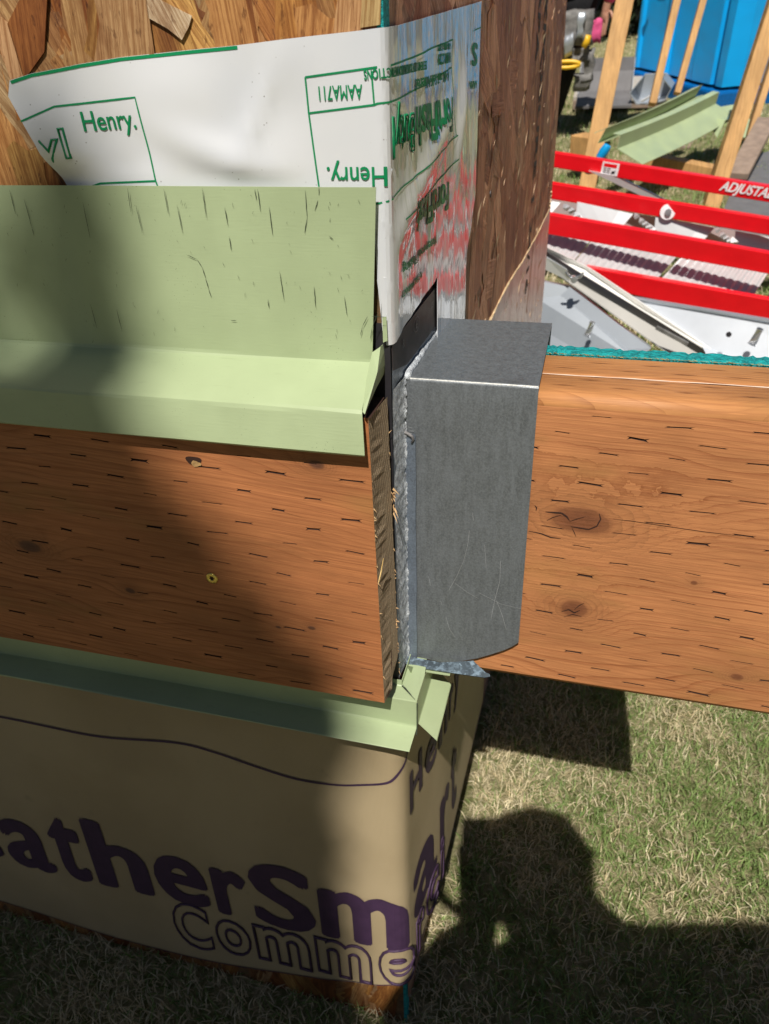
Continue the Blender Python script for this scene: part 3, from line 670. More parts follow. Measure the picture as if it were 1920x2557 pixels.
m_end = m_end.done(m_end.mix(m_end.M('POWER', _f, 2.0), m_end.mix(m_end.noise(_c, 60, 4), (0.34, 0.25, 0.16), (0.52, 0.41, 0.27)), (0.12, 0.08, 0.05)), 0.85, 0, m_end.bump(m_end.M('ADD', _f, m_end.noise(_c, 500, 4, 0.8)), 0.8, 0.0015), 0.2)
BX = 0.3285; ZT = -0.0064; ZB = -0.2882
beam = thing('timber_beam', 'doubled orange brown incised plank sticking out to the right, with teal along its back edge', 'beam', wall=True)
incised('front_plank', 0.0035, BX, ZB + 0.006, ZT - 0.010, 0.0, [m_beam, m_slit_and_shade], beam, phase=0.012, seedv=5, skip=((K2.x, K2.z, 0.012), (K1.x, K1.z, 0.010)))
def plank_shell(name, x0, x1, y0, y1, z0, z1, mat, parent, r=0.008, front=True, endmat=None, n=6):
    prof = []
    prof.append((y0, z0 + 0.006)) 
    if not front: pass
    pts = [(y0, z1 - r)] + [(y0 + r - r * math.cos(a), z1 - r + r * math.sin(a)) for a in [math.pi / 2 * i / n for i in range(1, n + 1)]]
    r2 = 0.003; pts += [(y1 - r2 + r2 * math.sin(a), z1 - r2 + r2 * math.cos(a)) for a in [math.pi / 2 * i / 3 for i in range(0, 4)]]
    pts += [(y1, z0 + 0.004), (y1 - 0.004, z0), (y0 + 0.006, z0), (y0 + 0.002, z0 + 0.002), (y0, z0 + 0.006)]
    bm = bmesh.new(); A_ = [bm.verts.new((x0, p[0], p[1])) for p in pts]; B_ = [bm.verts.new((x1, p[0], p[1])) for p in pts]
    N = len(pts)
    for i in range(N - 1): bm.faces.new([A_[i], A_[i + 1], B_[i + 1], B_[i]])
    if not front: bm.faces.new([A_[-1], A_[0], B_[0], B_[-1]])
    f1 = bm.faces.new(A_[::-1]); f2 = bm.faces.new(B_); f1.material_index = f2.material_index = 1
    o = bm_obj(name, bm, [mat, endmat or m_end], parent, False)
    for p in o.data.polygons: p.use_smooth = p.material_index == 0
    return o
plank_shell('front_plank_shell', 0.0035, BX, 0.0, 0.0415, ZB, ZT, m_beam_top, beam, 0.010)
plank_shell('back_plank', 0.0035, BX, 0.0425, 0.086, ZB, ZT + 0.0005, m_beam_top, beam, 0.004, front=False)
bm = bmesh.new(); NX = 110
prev = None
for i in range(NX):
    x = 0.0035 + (BX - 0.0035) * i / (NX - 1); j = random.uniform(-0.0010, 0.0010); k = random.uniform(-0.0014, 0.0010)
    r = [bm.verts.new(q) for q in ((x, 0.0862 + k, ZB), (x, 0.0868 + k, ZT + 0.001), (x, 0.0885 + k, ZT + 0.0035 + j), (x, 0.099, ZT + 0.0035 - j), (x, 0.1005, ZT + 0.001), (x, 0.1005, ZB))]
    if prev:
        for q in range(5): bm.faces.new([prev[q], prev[q + 1], r[q + 1], r[q]])
    else: bm.faces.new(r)
    prev = r
bm.faces.new(prev[::-1]); bm_obj('teal_backing', bm, m_teal, beam)
bm = bmesh.new()
for _ in range(420):
    x = random.uniform(0.1, BX - 0.002); p = Vector((x, 0.0862, ZT + 0.0012)); d = Vector((random.uniform(-0.005, 0.005), -random.uniform(0.0005, 0.003), random.uniform(0.0002, 0.0022)))
    bm.faces.new([bm.verts.new(p), bm.verts.new(p + Vector((0.0006, 0, 0.0002))), bm.verts.new(p + d)])
bm_obj('frayed_fibre', bm, mat_simple('yellow_fibre', (0.62, 0.50, 0.18), 0.8), beam)
bm = bmesh.new()   # painted seam highlight, a pale thread between the plies
bm_tube(bm, [(x, 0.042 + 0.0004 * math.sin(x * 90), ZT - 0.0004) for x in frange(0.08, BX, 0.01)], [random.uniform(0.0002, 0.0006) for _ in frange(0.08, BX, 0.01)], 5)
bm_obj('seam_highlight', bm, mat_simple('pale_seam_highlight', (0.72, 0.55, 0.42), 0.4), beam)
bm = bmesh.new()
for row, yy in enumerate((0.018, 0.032, 0.055, 0.07)):
    for k in range(7):
        x = 0.11 + k * 0.042 + (row % 2) * 0.02 + random.uniform(-.004, .004)
        if x > BX - 0.03: continue
        bm.faces.new([bm.verts.new(q) for q in ((x, yy, ZT + 0.0008), (x + 0.010, yy - 0.0006, ZT + 0.0008), (x + 0.022, yy, ZT + 0.0008), (x + 0.010, yy + 0.0005, ZT + 0.0008))])
bm_obj('shallow_cuts', bm, mat_simple('shallow_cut', (0.25, 0.09, 0.03), 0.9), beam)

bm = bmesh.new()
def crack(pts, w):
    P = [hit(c, 1, -0.0004) for c in pts]
    for i in range(len(P) - 1):
        d = (P[i + 1] - P[i]).normalized(); nn = Vector((-d.z, 0, d.x)); w0, w1 = w * (0.3 + 0.7 * (i > 0)), w * (0.3 + 0.7 * (i + 2 < len(P)))
        bm.faces.new([bm.verts.new(v) for v in (P[i] + nn * w0, P[i] - nn * w0, P[i + 1] - nn * w1, P[i + 1] + nn * w1)])
for pts, w in ((((1362, 1278), (1385, 1280), (1402, 1281), (1415, 1290), (1422, 1300)), 0.0007), (((1365, 1300), (1380, 1292), (1402, 1286)), 0.0003), (((1422, 1302), (1440, 1296), (1462, 1290)), 0.0003), (((1425, 1315), (1445, 1318), (1470, 1322), (1490, 1314), (1500, 1296), (1496, 1282)), 0.0005),
     (((1428, 1318), (1434, 1330), (1438, 1340)), 0.0003), (((1320, 1326), (1350, 1332), (1375, 1342), (1400, 1345)), 0.0005), (((1530, 1296), (1570, 1300), (1650, 1312), (1760, 1328), (1850, 1338)), 0.0002), (((1402, 1527), (1420, 1522), (1434, 1530), (1448, 1524)), 0.0006), (((1408, 1540), (1430, 1534), (1452, 1540)), 0.0004), (((1434, 1522), (1446, 1512), (1458, 1506)), 0.0004), (((1335, 1262), (1340, 1268), (1338, 1276)), 0.0005)):
    crack(pts, w)
bm_obj('knot_cracks', bm, m_slit_and_shade, beam)
# left ledger plank
def L(px): return hit(px, 1, -0.085)
KL = [L((75, 1365)), L((695, 1566)), L((778, 1568)), L((790, 1160)), L((325, 1475))]
m_ledger = mat_wood('treated_ledger', (0.45, 0.175, 0.066), (0.23, 0.07, 0.022), knots=[(KL[0].x, KL[0].z, 0.016, 0.009), (KL[1].x, KL[1].z, 0.0035, 0.002), (KL[2].x, KL[2].z, 0.005, 0.0028), (KL[3].x, KL[3].z, 0.009, 0.005), (KL[4].x, KL[4].z, 0.007, 0.004)],
                    lean=0.06, ring=135, seed=7.5, knotcol=(0.06, 0.025, 0.015), stain=0.45)
ledger = thing('timber_ledger', 'orange brown incised plank on the left with one brass screw, under the green flashing', 'plank', wall=True)
LX = lambda z: -0.0052 + (-0.0016 + 0.0052) * ((-0.026 - z) / 0.234)
incised('front_face', -1.25, -0.004, -0.2604, 0.001, -0.085, [m_ledger, m_slit_and_shade], ledger, pitch=0.0142, sp=0.056, ln=0.0185, seedv=8, phase=-0.02, right=LX, skip=((KL[2].x, KL[2].z, 0.008),))
bm = bmesh.new()
zz = np.linspace(0.001, -0.2604, 60); prev = None
for i, z in enumerate(zz):
    ch = smst(-0.235, -0.2604, z); xe = LX(z)
    r = [bm.verts.new((xe, -0.085, z)), bm.verts.new((xe + 0.0012 * random.uniform(-1, 1) * 0.6 + 0.001, -0.085 + 0.013, z)), bm.verts.new((xe + 0.0022, -0.085 + 0.026 - ch * 0.008, z)), bm.verts.new((xe + 0.0036 - ch * 0.003, -0.0475 - ch * 0.018, z + random.uniform(-0.0006, 0.0006)))]
    if prev:
        for k in range(3): bm.faces.new([prev[k], prev[k + 1], r[k + 1], r[k]])
    prev = r
bm_obj('end_grain', bm, m_end, ledger)
bm = bmesh.new(); v = [bm.verts.new(q) for q in ((-1.25, -0.085, 0.001), (-0.004, -0.085, 0.001), (-0.004, -0.0475, 0.001), (-1.25, -0.0475, 0.001), (-1.25, -0.085, -0.2604), (LX(-.26), -0.085, -0.2604), (0.0005, -0.066, -0.2604), (-1.25, -0.0475, -0.2604))]
bm.faces.new([v[i] for i in (0, 1, 2, 3)]); bm.faces.new([v[i] for i in (4, 7, 6, 5)]); bm.faces.new([v[i] for i in (0, 3, 7, 4)]); bm.faces.new([v[3], v[2], v[6], v[7]])
bm_obj('plank_back', bm, m_slit_and_shade, ledger)  # near-black top paints in the shade under the flashing
bm = bmesh.new()   # torn fibres along the sawn end
for _ in range(60):
    z = random.uniform(-0.258, -0.02); front = random.random() < 0.45
    p = Vector((LX(z) + (0.0002 if front else 0.0036), -0.0852 if front else -0.0478, z)); d = Vector((random.uniform(-0.001, 0.003), random.uniform(-0.003, 0.001), random.uniform(-0.003, 0.003)))
    bm.faces.new([bm.verts.new(p), bm.verts.new(p + Vector((0.0002, 0.0003, 0.0011))), bm.verts.new(p + d)])
for (z, s) in ((-0.075, 1.0), (-0.082, 0.7), (-0.088, 1.1), (-0.205, 0.8)):
    for _ in range(4):
        p = Vector((0.0005, -0.049, z + random.uniform(-.006, .006))); d = Vector((random.uniform(0.002, 0.006), random.uniform(-0.008, 0.002), random.uniform(-0.005, 0.005))) * s
        bm.faces.new([bm.verts.new(p), bm.verts.new(p + Vector((0.0008, 0.0006, 0.0016))), bm.verts.new(p + d)])
bm_obj('splinters', bm, mat_simple('splinter_wood', (0.62, 0.40, 0.20), 0.8), ledger)
bm = bmesh.new(); bm_tube(bm, [hit((957, 1395), 0, 0.0012), hit((952, 1425), 0, -0.0005), hit((945, 1455), 0, -0.0015)], [0.0003, 0.0005, 0.0003], 5)
bm_obj('long_splinter', bm, mat_simple('straw_splinter', (0.72, 0.5, 0.2), 0.6), ledger)
# knot hole
ph = L((484, 1150)); bm = bmesh.new()
ringp = [(ph.x + 0.0062 * math.cos(a) * (1 + 0.15 * math.sin(3 * a)), ph.z + 0.0042 * math.sin(a) * (1 + 0.2 * math.cos(2 * a))) for a in [2 * math.pi * i / 20 for i in range(20)]]
bm.faces.new([bm.verts.new((p[0], -0.0854, p[1])) for p in ringp]); bm_obj('knot_hole', bm, m_slit_and_shade, ledger)
bm = bmesh.new(); bm.faces.new([bm.verts.new((ph.x + 0.002 + 0.0042 * math.cos(a), -0.0858, ph.z - 0.0022 + 0.0024 * math.sin(a) * (1 + .3 * math.cos(3 * a)))) for a in [2 * math.pi * i / 12 for i in range(12)]])
bm_obj('frayed_wood', bm, mat_simple('frayed_knot', (0.50, 0.30, 0.12), 0.9, 0, 0.3, 300, 1.0), ledger)
# star-drive screw
sc_ = L((530, 1443)); brass = mat_metal('brass_zinc', (0.85, 0.58, 0.16), 0.3, 0.8)
screw = thing('wood_screw', 'small brass coloured star drive screw driven into the left plank', 'screw', wall=True)
bm = bmesh.new(); n = 24
prof = [(0.0034, -0.0030, 0.0), (0.0046, 0.0, 0)]; rings = []
for (r, y) in ((0.0012, 0.0030), (0.0050, 0.0003), (0.0052, -0.0006), (0.0046, -0.0011), (0.0024, -0.0011)):
    rings.append([bm.verts.new((sc_.x + r * math.cos(2 * math.pi * k / n), -0.0852 + y, sc_.z + r * math.sin(2 * math.pi * k / n))) for k in range(n)])
star = []
for k in range(n):
    r = 0.0019 + 0.0005 * math.cos(6 * 2 * math.pi * k / n); star.append(bm.verts.new((sc_.x + r * math.cos(2 * math.pi * k / n), -0.0860, sc_.z + r * math.sin(2 * math.pi * k / n))))
rings.append(star)
for a, b in zip(rings, rings[1:]):
    for k in range(n): bm.faces.new([a[k], a[(k + 1) % n], b[(k + 1) % n], b[k]])
bm_obj('screw_head', bm, brass, screw, True)
bm = bmesh.new(); bm.faces.new([bm.verts.new((sc_.x + (0.00185 + 0.00045 * math.cos(6 * 2 * math.pi * k / n)) * math.cos(2 * math.pi * k / n), -0.0859, sc_.z + (0.00185 + 0.00045 * math.cos(6 * 2 * math.pi * k / n)) * math.sin(2 * math.pi * k / n))) for k in range(n)])
bm_obj('drive_recess', bm, m_slit_and_shade, screw)

# ================================================================== saddle
sad = thing('metal_saddle', 'dark grey sheet metal saddle bent over the right beam, rounded at its lower end', 'flashing', wall=True)
SY = -0.0045; RB = 0.0026; TOPD = 0.152
Lt = TOPD - (SY + RB); La = RB * math.pi / 2
def sad_fn(u, t):      # t: 0 at the back edge of the top, then over the bend and down the front
    if t < Lt: y, z = TOPD - t, 0.0006 * math.sin(t * 30) * (u / 0.1)
    elif t < Lt + La:
        a = (t - Lt) / RB; y, z = SY + RB - RB * math.sin(a), -RB + RB * math.cos(a)
    else: y, z = SY - 0.0012 * math.sin(min(1, (t - Lt - La) / 0.28) * math.pi) * (u / 0.1), -RB - (t - Lt - La)
    return Vector((u, y, z))
def st(px): p = hit(px, 1, SY); return (p.x, Lt + La + (-RB - p.z))
bot = [st(q) for q in ((1295, 1602), (1280, 1612), (1258, 1622), (1225, 1633), (1190, 1643), (1150, 1650), (1100, 1652), (1060, 1643), (1013, 1632))]
xr = 0.1006
poly = [(-0.001, 0.0), (-0.001, Lt), (-0.001, Lt + La), (-0.0028, bot[-1][1])] + bot[::-1][1:] + [(xr + 0.0012, bot[0][1] - 0.0005), (xr, Lt + La), (xr, Lt), (xr - 0.0004, 0.0)]
vs = frange(0, Lt, 0.02) + [Lt, Lt + La * .25, Lt + La * .5, Lt + La * .75, Lt + La] + frange(Lt + La, bot[0][1], 0.02)
o = sheet('bent_plate', poly, sad_fn, frange(0, xr, 0.02), vs, m_saddle, sad, 0.0012)
m_bend = mat_metal('bend_highlight_metal', (0.33, 0.33, 0.31), 0.4, 0.4)  # painted highlight along the rounded bend, laid on as a paler strip
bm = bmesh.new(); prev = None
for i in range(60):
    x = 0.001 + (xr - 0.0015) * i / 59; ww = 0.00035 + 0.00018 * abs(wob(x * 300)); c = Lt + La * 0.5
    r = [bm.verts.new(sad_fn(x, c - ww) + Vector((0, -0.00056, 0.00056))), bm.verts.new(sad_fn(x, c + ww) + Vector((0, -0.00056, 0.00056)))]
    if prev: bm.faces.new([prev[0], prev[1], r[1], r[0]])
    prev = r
bm_obj('bend_highlight', bm, m_bend, sad)
bm = bmesh.new(); bm_box(bm, (0.001, TOPD - 0.0005, -0.05), (xr - 0.0005, TOPD + 0.0007, -0.001)); bm_obj('back_leg', bm, m_saddle, sad)
m_scr = mat_simple('bright_scratch', (0.36, 0.37, 0.38), 0.4)
bm = bmesh.new()
def sline(pts, w=0.00013):
    P = [hit(q, 1, SY - 0.0021) for q in pts]
    for i in range(len(P) - 1):
        d = (P[i + 1] - P[i]).normalized(); nn = Vector((-d.z, 0, d.x)) * w
        bm.faces.new([bm.verts.new(q) for q in (P[i] + nn, P[i] - nn, P[i + 1] - nn, P[i + 1] + nn)])
for pts in (((1172, 1325), (1168, 1360), (1158, 1400), (1140, 1440), (1120, 1475)), ((1135, 1455), (1165, 1478), (1195, 1495)), ((1250, 1400), (1248, 1450), (1235, 1500), (1226, 1545)), ((1240, 1500), (1255, 1540), (1264, 1572)), ((1113, 1540), (1122, 1570), (1136, 1592)),
            ((1195, 1480), (1250, 1508), (1300, 1520)), ((1210, 800 + 560), (1214, 1420)), ((1100, 1500), (1104, 1512)), ((1070, 1440), (1075, 1462)), ((1180, 1280), (1182, 1300))): sline(pts)
R2 = random.Random(12)
for _ in range(26):   # cross ticks beside the bead
    y = R2.uniform(1060, 1620); x = R2.uniform(1016, 1024); sline(((x, y), (x + R2.uniform(6, 16), y + R2.uniform(-1, 3))), 0.00012)
bm_obj('fine_scratches', bm, m_scr, sad)
# flange lying on the side of the mock-up
XF = -0.0012
def fl(px): p = hit(px, 0, XF); return (p.y, p.z)
fp = [fl((979, 938)), fl((975, 858)), fl((1005, 815)), fl((1050, 750)), fl((1093, 690)), fl((1093, 720)), (0.158, 0.002), (-0.003, 0.001), (-0.0035, -0.286), (-0.0385, -0.246), (-0.0395, -0.10)]
def fl_fn(u, v): return Vector((max(XF, side_x(u) + 0.0012) + 0.0002 * wob(v * 60), u, v))
o = sheet('side_flange', fp, fl_fn, frange(-0.03, 0.15, 0.01), frange(-0.29, 0.05, 0.01), m_saddle_edge, sad, 0.0008)
ft = [fl((977, 925)), fl((973, 852)), fl((1005, 812)), fl((1050, 747)), fl((1093, 688)), fl((1094, 798)), (0.13, 0.010), (0.0, 0.009)]
o = sheet('flange_top', ft, lambda u, v: Vector((max(XF + 0.0012, side_x(u) + 0.0030), u, v)), frange(-0.03, 0.16, 0.01), (), m_flange, sad, 0.0006)
# grey-white smears on the flange and the sealant bead
m_bead = NT('sealant'); _c = m_bead.co()
m_bead = m_bead.done(m_bead.mix(m_bead.ss(m_bead.noise(_c, 170, 5, 0.7), 0.38, 0.62), m_bead.mix(m_bead.noise(_c, 45, 3), (0.40, 0.38, 0.37), (0.46, 0.53, 0.62)), (0.90, 0.95, 1.0)), 0.42, 0.0, m_bead.bump(m_bead.noise(_c, 420, 5, 0.7), 1.0, 0.003), 0.5)
m_grime = mat_simple('grey_smear', (0.18, 0.17, 0.17), 0.5, 0, 0.35, 200, 0.8)
bm = bmesh.new(); P = []; rr = []
for i in range(40):
    t = i / 39 * (Lt + La); q = sad_fn(0.0, t) + Vector((0.0008, -0.0006, 0.0012)); P.append(q + Vector((random.uniform(-.0004, .0006), 0, random.uniform(-.0003, .0003)))); rr.append(0.0034 + 0.0012 * abs(wob(t * 90)) + random.uniform(-0.0003, 0.0004))
bm_tube(bm, P, rr, 8); bm_obj('sealant_bead', bm, m_bead, sad, True)
bm = bmesh.new(); prev = None    # trowelled fillet of sealant down the corner between flange and front plate
NS = 220
for i in range(NS):
    z = 0.002 - 0.279 * i / (NS - 1); e = 0.0025 * wob(z * 55) + 0.0012 * wob(z * 310, 2); g1 = 0.0011 * wob(z * 90, 4) + 0.0009 * wob(z * 420, 1) + random.uniform(-.0003, .0003)
    y0 = -0.0350 + max(0, e) * 1.6
    prof_ = [(XF + 0.0004, min(-0.0365, y0 - 0.003)), (XF + 0.0008 + 0.0003 * wob(z * 200), -0.030 + e), (XF + 0.0012 + 0.0004 * wob(z * 160, 3), -0.022), (XF + 0.0018 + 0.0004 * wob(z * 240, 5), -0.013 + 0.4 * e), (XF + 0.0021, SY - 0.0040), (XF + 0.0027 + g1 * .7, SY - 0.0030), (XF + 0.0034 + g1 * .9, SY - 0.0016)]
    r = [bm.verts.new((a_, b_, z)) for a_, b_ in prof_]
    if prev:
        for k in range(len(r) - 1): bm.faces.new([prev[k], prev[k + 1], r[k + 1], r[k]])
    prev = r
bm_obj('sealant_fillet', bm, m_bead, sad, True)
bm = bmesh.new(); prev = None
for i in range(60):
    z = -0.045 - 0.232 * i / 59; r = [bm.verts.new((0.000, SY - 0.0020 - 0.0006, z)), bm.verts.new((0.0092 + 0.0004 * wob(z * 40), SY - 0.0026 + 0.0002, z))]
    if prev: bm.faces.new([prev[0], prev[1], r[1], r[0]])
    prev = r
bm_obj('primer_band', bm, mat_metal('bluish_primer', (0.15, 0.18, 0.225), 0.35, 0.4), sad)
bm = bmesh.new()
P = [hit(q, 1, SY - 0.0035) for q in ((1004, 1082), (1012, 1080), (1020, 1084), (1029, 1090), (1032, 1097), (1028, 1106))]; bm_tube(bm, P, [0.0012, 0.0013, 0.0012, 0.0013, 0.0012, 0.0008], 7)
bm_obj('sealant_drip', bm, m_grime, sad, True)
bm = bmesh.new()    # printed round mark and marks on the flange
def fdec(u, v, o=0.0): return Vector((max(XF + 0.0012, side_x(u) + 0.0034) + 0.0006 + o, u, v))
c0 = fl((1027, 809)); R1 = 0.0055
strip(bm, [(c0[0] + 1.6 * R1 * math.cos(a), c0[1] + R1 * math.sin(a)) for a in [2 * math.pi * i / 20 for i in range(21)]], 0.0006, fdec, 0.0, 1)
place_text(bm, 'E', (c0[0] - 0.0025, c0[1] - 0.0028), 0.008, fdec, bold=0.0003, off=0.0)
c1 = fl((1062, 765)); place_text(bm, 'CB', (c1[0] - 0.004, c1[1] - 0.001), 0.007, fdec, off=0.0); c1 = fl((996, 870)); place_text(bm, 'R', (c1[0], c1[1]), 0.009, fdec, off=0.0)
bm_obj('flange_stamp', bm, mat_simple('grey_print', (0.22, 0.21, 0.22), 0.6), sad)
# galvanised tongue below the saddle
tg = [(998, 1634), (1018, 1664), (1120, 1680), (1210, 1693), (1224, 1690), (1222, 1684), (1212, 1680), (1182, 1651), (1100, 1655), (1020, 1640)]
bm = bmesh.new()
def tong(px):
    r = ray(px); n_ = Vector((0, -0.45, 0.9)).normalized(); p0 = Vector((0.02, -0.010, -0.2765)); cv = Vector(CAM); rv = Vector(r); return cv + rv * ((p0 - cv).dot(n_) / rv.dot(n_))
bm.faces.new([bm.verts.new(tong(q)) for q in tg]); o = bm_obj('galvanised_tongue', bm, m_galv, sad); solid(o, 0.0012)

# ================================================================== lower green flashing
low = thing('lower_flashing', 'pale green stepped metal flashing below the left plank, turning the corner with scribed scratches', 'flashing', wall=True)
T = 0.021
bm = bmesh.new()
PF = [(-0.0445, -0.2720), (-0.0445, -0.2775), (-0.0450, -0.2781), (-0.0600, -0.2781), (-0.0610, -0.2788), (-0.0612, -0.3065), (-0.0617, -0.3078), (-0.0850, -0.3132), (-0.0856, -0.3140), (-0.0848, -0.3150)]
prev = None
for t in np.linspace(0, 1, 70):
    r = []
    for i, (y, z) in enumerate(PF):
        xe = 0.0035 if i < 3 else (T - 0.0002 if i < 7 else 0.0195)
        if 3 <= i <= 6: xe = T + (-0.061 - y) * 1.0 * (1 if i == 3 else 0)
        x = XL + (xe - XL) * t
        r.append(bm.verts.new((x, y + 0.0005 * wob(x * 9 + i), z + 0.0006 * wob(x * 5, i * .2))))
    if prev:
        for i in range(len(PF) - 1): bm.faces.new([prev[i], prev[i + 1], r[i + 1], r[i]])
    prev = r
o = bm_obj('front_run', bm, m_green, low, True); solid(o, 0.0006)
crisp(o, 9)
bm = bmesh.new()    # side run
def SXh(px, x): return hit(px, 0, x)
yb = hit((1067, 1684), 2, -0.2778).y; yc = 0.022
q = {}
prof = [(0.0035, -0.2730), (0.0035, -0.2779), (0.0207, -0.2779), (T, -0.2788), (T + 0.0004, -0.3065), (T + 0.001, -0.3078), (0.0405, -0.3130), (0.041, -0.3140)]
prev = None
for t in np.linspace(0, 1, 16):
    r = []
    for i, (x, z) in enumerate(prof):
        y0 = -0.0605 + (0.003 if i >= 5 else 0) - (0.006 if i >= 6 else 0) ; y1 = 0.12 if i < 2 else (yb if i < 4 else yc - 0.004)
        if i >= 6: y0 = -0.068; y1 = 0.003
        if i < 2: y0 = -0.043
        r.append(bm.verts.new((x, y0 + (y1 - y0) * t, z + 0.0003 * wob(t * 4, i))))
    if prev:
        for i in range(len(prof) - 1): bm.faces.new([prev[i], prev[i + 1], r[i + 1], r[i]])
    prev = r
o = bm_obj('side_run', bm, m_green, low); solid(o, 0.0006, 1)
# return piece further back on the side, standing behind the notch
P = [hit(q, 0, 0.0075) for q in ((1016, 1662), (1128, 1682), (1124, 1712), (1080, 1706), (1064, 1690), (1030, 1690))]
bm = bmesh.new(); bm.faces.new([bm.verts.new(p) for p in P]); o = bm_obj('side_back_leg', bm, m_green, low); solid(o, 0.0008)
P = [hit(a, 2, -0.2830) for a in ((1013, 1662), (1125, 1680), (1123, 1688), (1020, 1672))]
bm = bmesh.new(); bm.faces.new([bm.verts.new(p) for p in P]); o = bm_obj('side_top_hem', bm, m_green, low); solid(o, 0.0008)
bm = bmesh.new()
cz = -0.2769
for _ in range(11):
    a = Vector((0.0035 + random.uniform(-.0005, .0005), -0.044 + random.uniform(-.001, .001), cz)); b = Vector((0.0205, -0.0605, cz)); a = a.lerp(b, random.uniform(0, 0.25)); b = a.lerp(b, random.uniform(0.5, 1.0)) + Vector((random.uniform(-.0008, .0008), 0, 0))
    d = (b - a).normalized(); nn = Vector((-d.y, d.x, 0)) * 0.00013; bm.faces.new([bm.verts.new(v) for v in (a + nn, a - nn, b - nn, b + nn)])
bm_tube(bm, [(T + 0.0003, -0.0614, -0.279), (T + 0.0003, -0.0617, -0.3075), (0.0215, -0.066, -0.314)], 0.0006, 5)
bm_obj('scribed_scratch', bm, m_green_dark, low)

# ================================================================== printed building wrap
m_wrap = NT('woven_wrap'); _c = m_wrap.co(); _s = m_wrap.sep(_c)
_sw = m_wrap.M('ADD', _s[0], _s[1])
_w1 = m_wrap.M('SINE', m_wrap.M('MULTIPLY', m_wrap.M('ADD', _sw, _s[2]), 2400)); _w2 = m_wrap.M('SINE', m_wrap.M('MULTIPLY', m_wrap.M('SUBTRACT', _sw, _s[2]), 2400))
_wv = m_wrap.M('MULTIPLY', _w1, _w2)
_k = m_wrap.mix(m_wrap.ss(m_wrap.noise(_c, 7, 4), 0.3, 0.7), (0.44, 0.34, 0.20), (0.52, 0.41, 0.25))
_k = m_wrap.mix(m_wrap.ss(_wv, -1, 1, 0, 0.28), _k, (0.26, 0.20, 0.12))
_k = m_wrap.mix(m_wrap.ss(m_wrap.noise(_c, 25, 5, 0.7), 0.62, 0.8, 0, 0.4), _k, (0.2, 0.16, 0.11))
m_wrap = m_wrap.done(_k, 0.62, 0, m_wrap.bump(m_wrap.M('ADD', _wv, m_wrap.M('MULTIPLY', m_wrap.noise(_c, 12, 3), 2)), 0.35, 0.0010), 0.35)
RW_ = 0.012
def wrap_fn(s, z, o=0.0):
    bul = 0.006 + 0.003 * smst(-0.5, -0.8, z)
    if s < -RW_: return Vector((s - 0.003 * smst(-0.10, -RW_, s), YF - bul - o - 0.0022 * (wob(s * 8, z * 7) + 1) * smst(0, .1, -s - RW_), z))
    if s < RW_:
        a = (s + RW_) / (2 * RW_) * math.pi / 2; cx, cy = -RW_ - 0.003, YF + RW_ - 0.002
        rr = RW_ + bul - 0.0 + o; return Vector((cx + math.sin(a) * rr, cy - math.cos(a) * (rr - 0.002), z))
    y = YF + s
    return Vector((side_x(y) + 0.002 + bul + o - 0.0120 * smst(0.16, 0.0, s) + 0.010 * 1.0, y, z))
wrap = thing('building_wrap', 'tan woven building wrap with purple lettering round the lower corner', 'membrane', wall=True)
def wf(px): p = hit(px, 1, YF - 0.006); return (p.x, p.z)
def wsd(px): p = hit(px, 0, 0.010); return (p.y - YF, p.z)
hem = [wf(q) for q in ((0, 2243), (140, 2285), (300, 2335), (500, 2382), (640, 2410), (800, 2436), (880, 2443))] + [(-0.035, -0.802), (-0.012, -0.792), (0.004, -0.783), (0.03, -0.772), (0.06, -0.765), (0.14, -0.75), (0.3, -0.74), (0.45, -0.735)]
poly = [(XL, -0.283), (XL, hem[0][1] + 0.02)] + hem + [(0.45, -0.283)]
sheet('fabric', poly, wrap_fn, frange(-1.2, -0.7, 0.02) + frange(-0.7, -0.015, 0.009) + frange(-RW_, RW_, 0.003) + [-RW_, RW_] + frange(0.015, 0.45, 0.008), frange(-0.83, -0.283, 0.010), m_wrap, wrap, 0.0006)
bm = bmesh.new(); kw = dict(step=0.006, off=0.0005)
wave = [wf(q) for q in ((-200, 1755), (0, 1785), (120, 1806), (260, 1832), (440, 1850), (540, 1875), (640, 1908), (740, 1938), (840, 1955), (910, 1958))]
wave += [(-0.012, -0.412), (0.0, -0.398), (0.016, -0.375), (0.034, -0.345), (0.045, -0.300)]
# smooth the wave (Catmull-Rom)
def cr(P, n=6):
    out = []
    for i in range(len(P) - 1):
        p0, p1, p2, p3 = [Vector(P[min(max(j, 0), len(P) - 1)]) for j in (i - 1, i, i + 1, i + 2)]
        for k in range(n):
            t = k / n; out.append(tuple(0.5 * ((2 * p1) + (p2 - p0) * t + (2 * p0 - 5 * p1 + 4 * p2 - p3) * t * t + (3 * p1 - p0 - 3 * p2 + p3) * t ** 3)))
    return out + [tuple(P[-1])]
strip(bm, cr(wave), 0.0030, wrap_fn, 0.0013, 2)
strip(bm, [(h[0], h[1] + 0.0030) for h in cr(hem[:-1])], 0.0016, wrap_fn, 0.0012, 2)
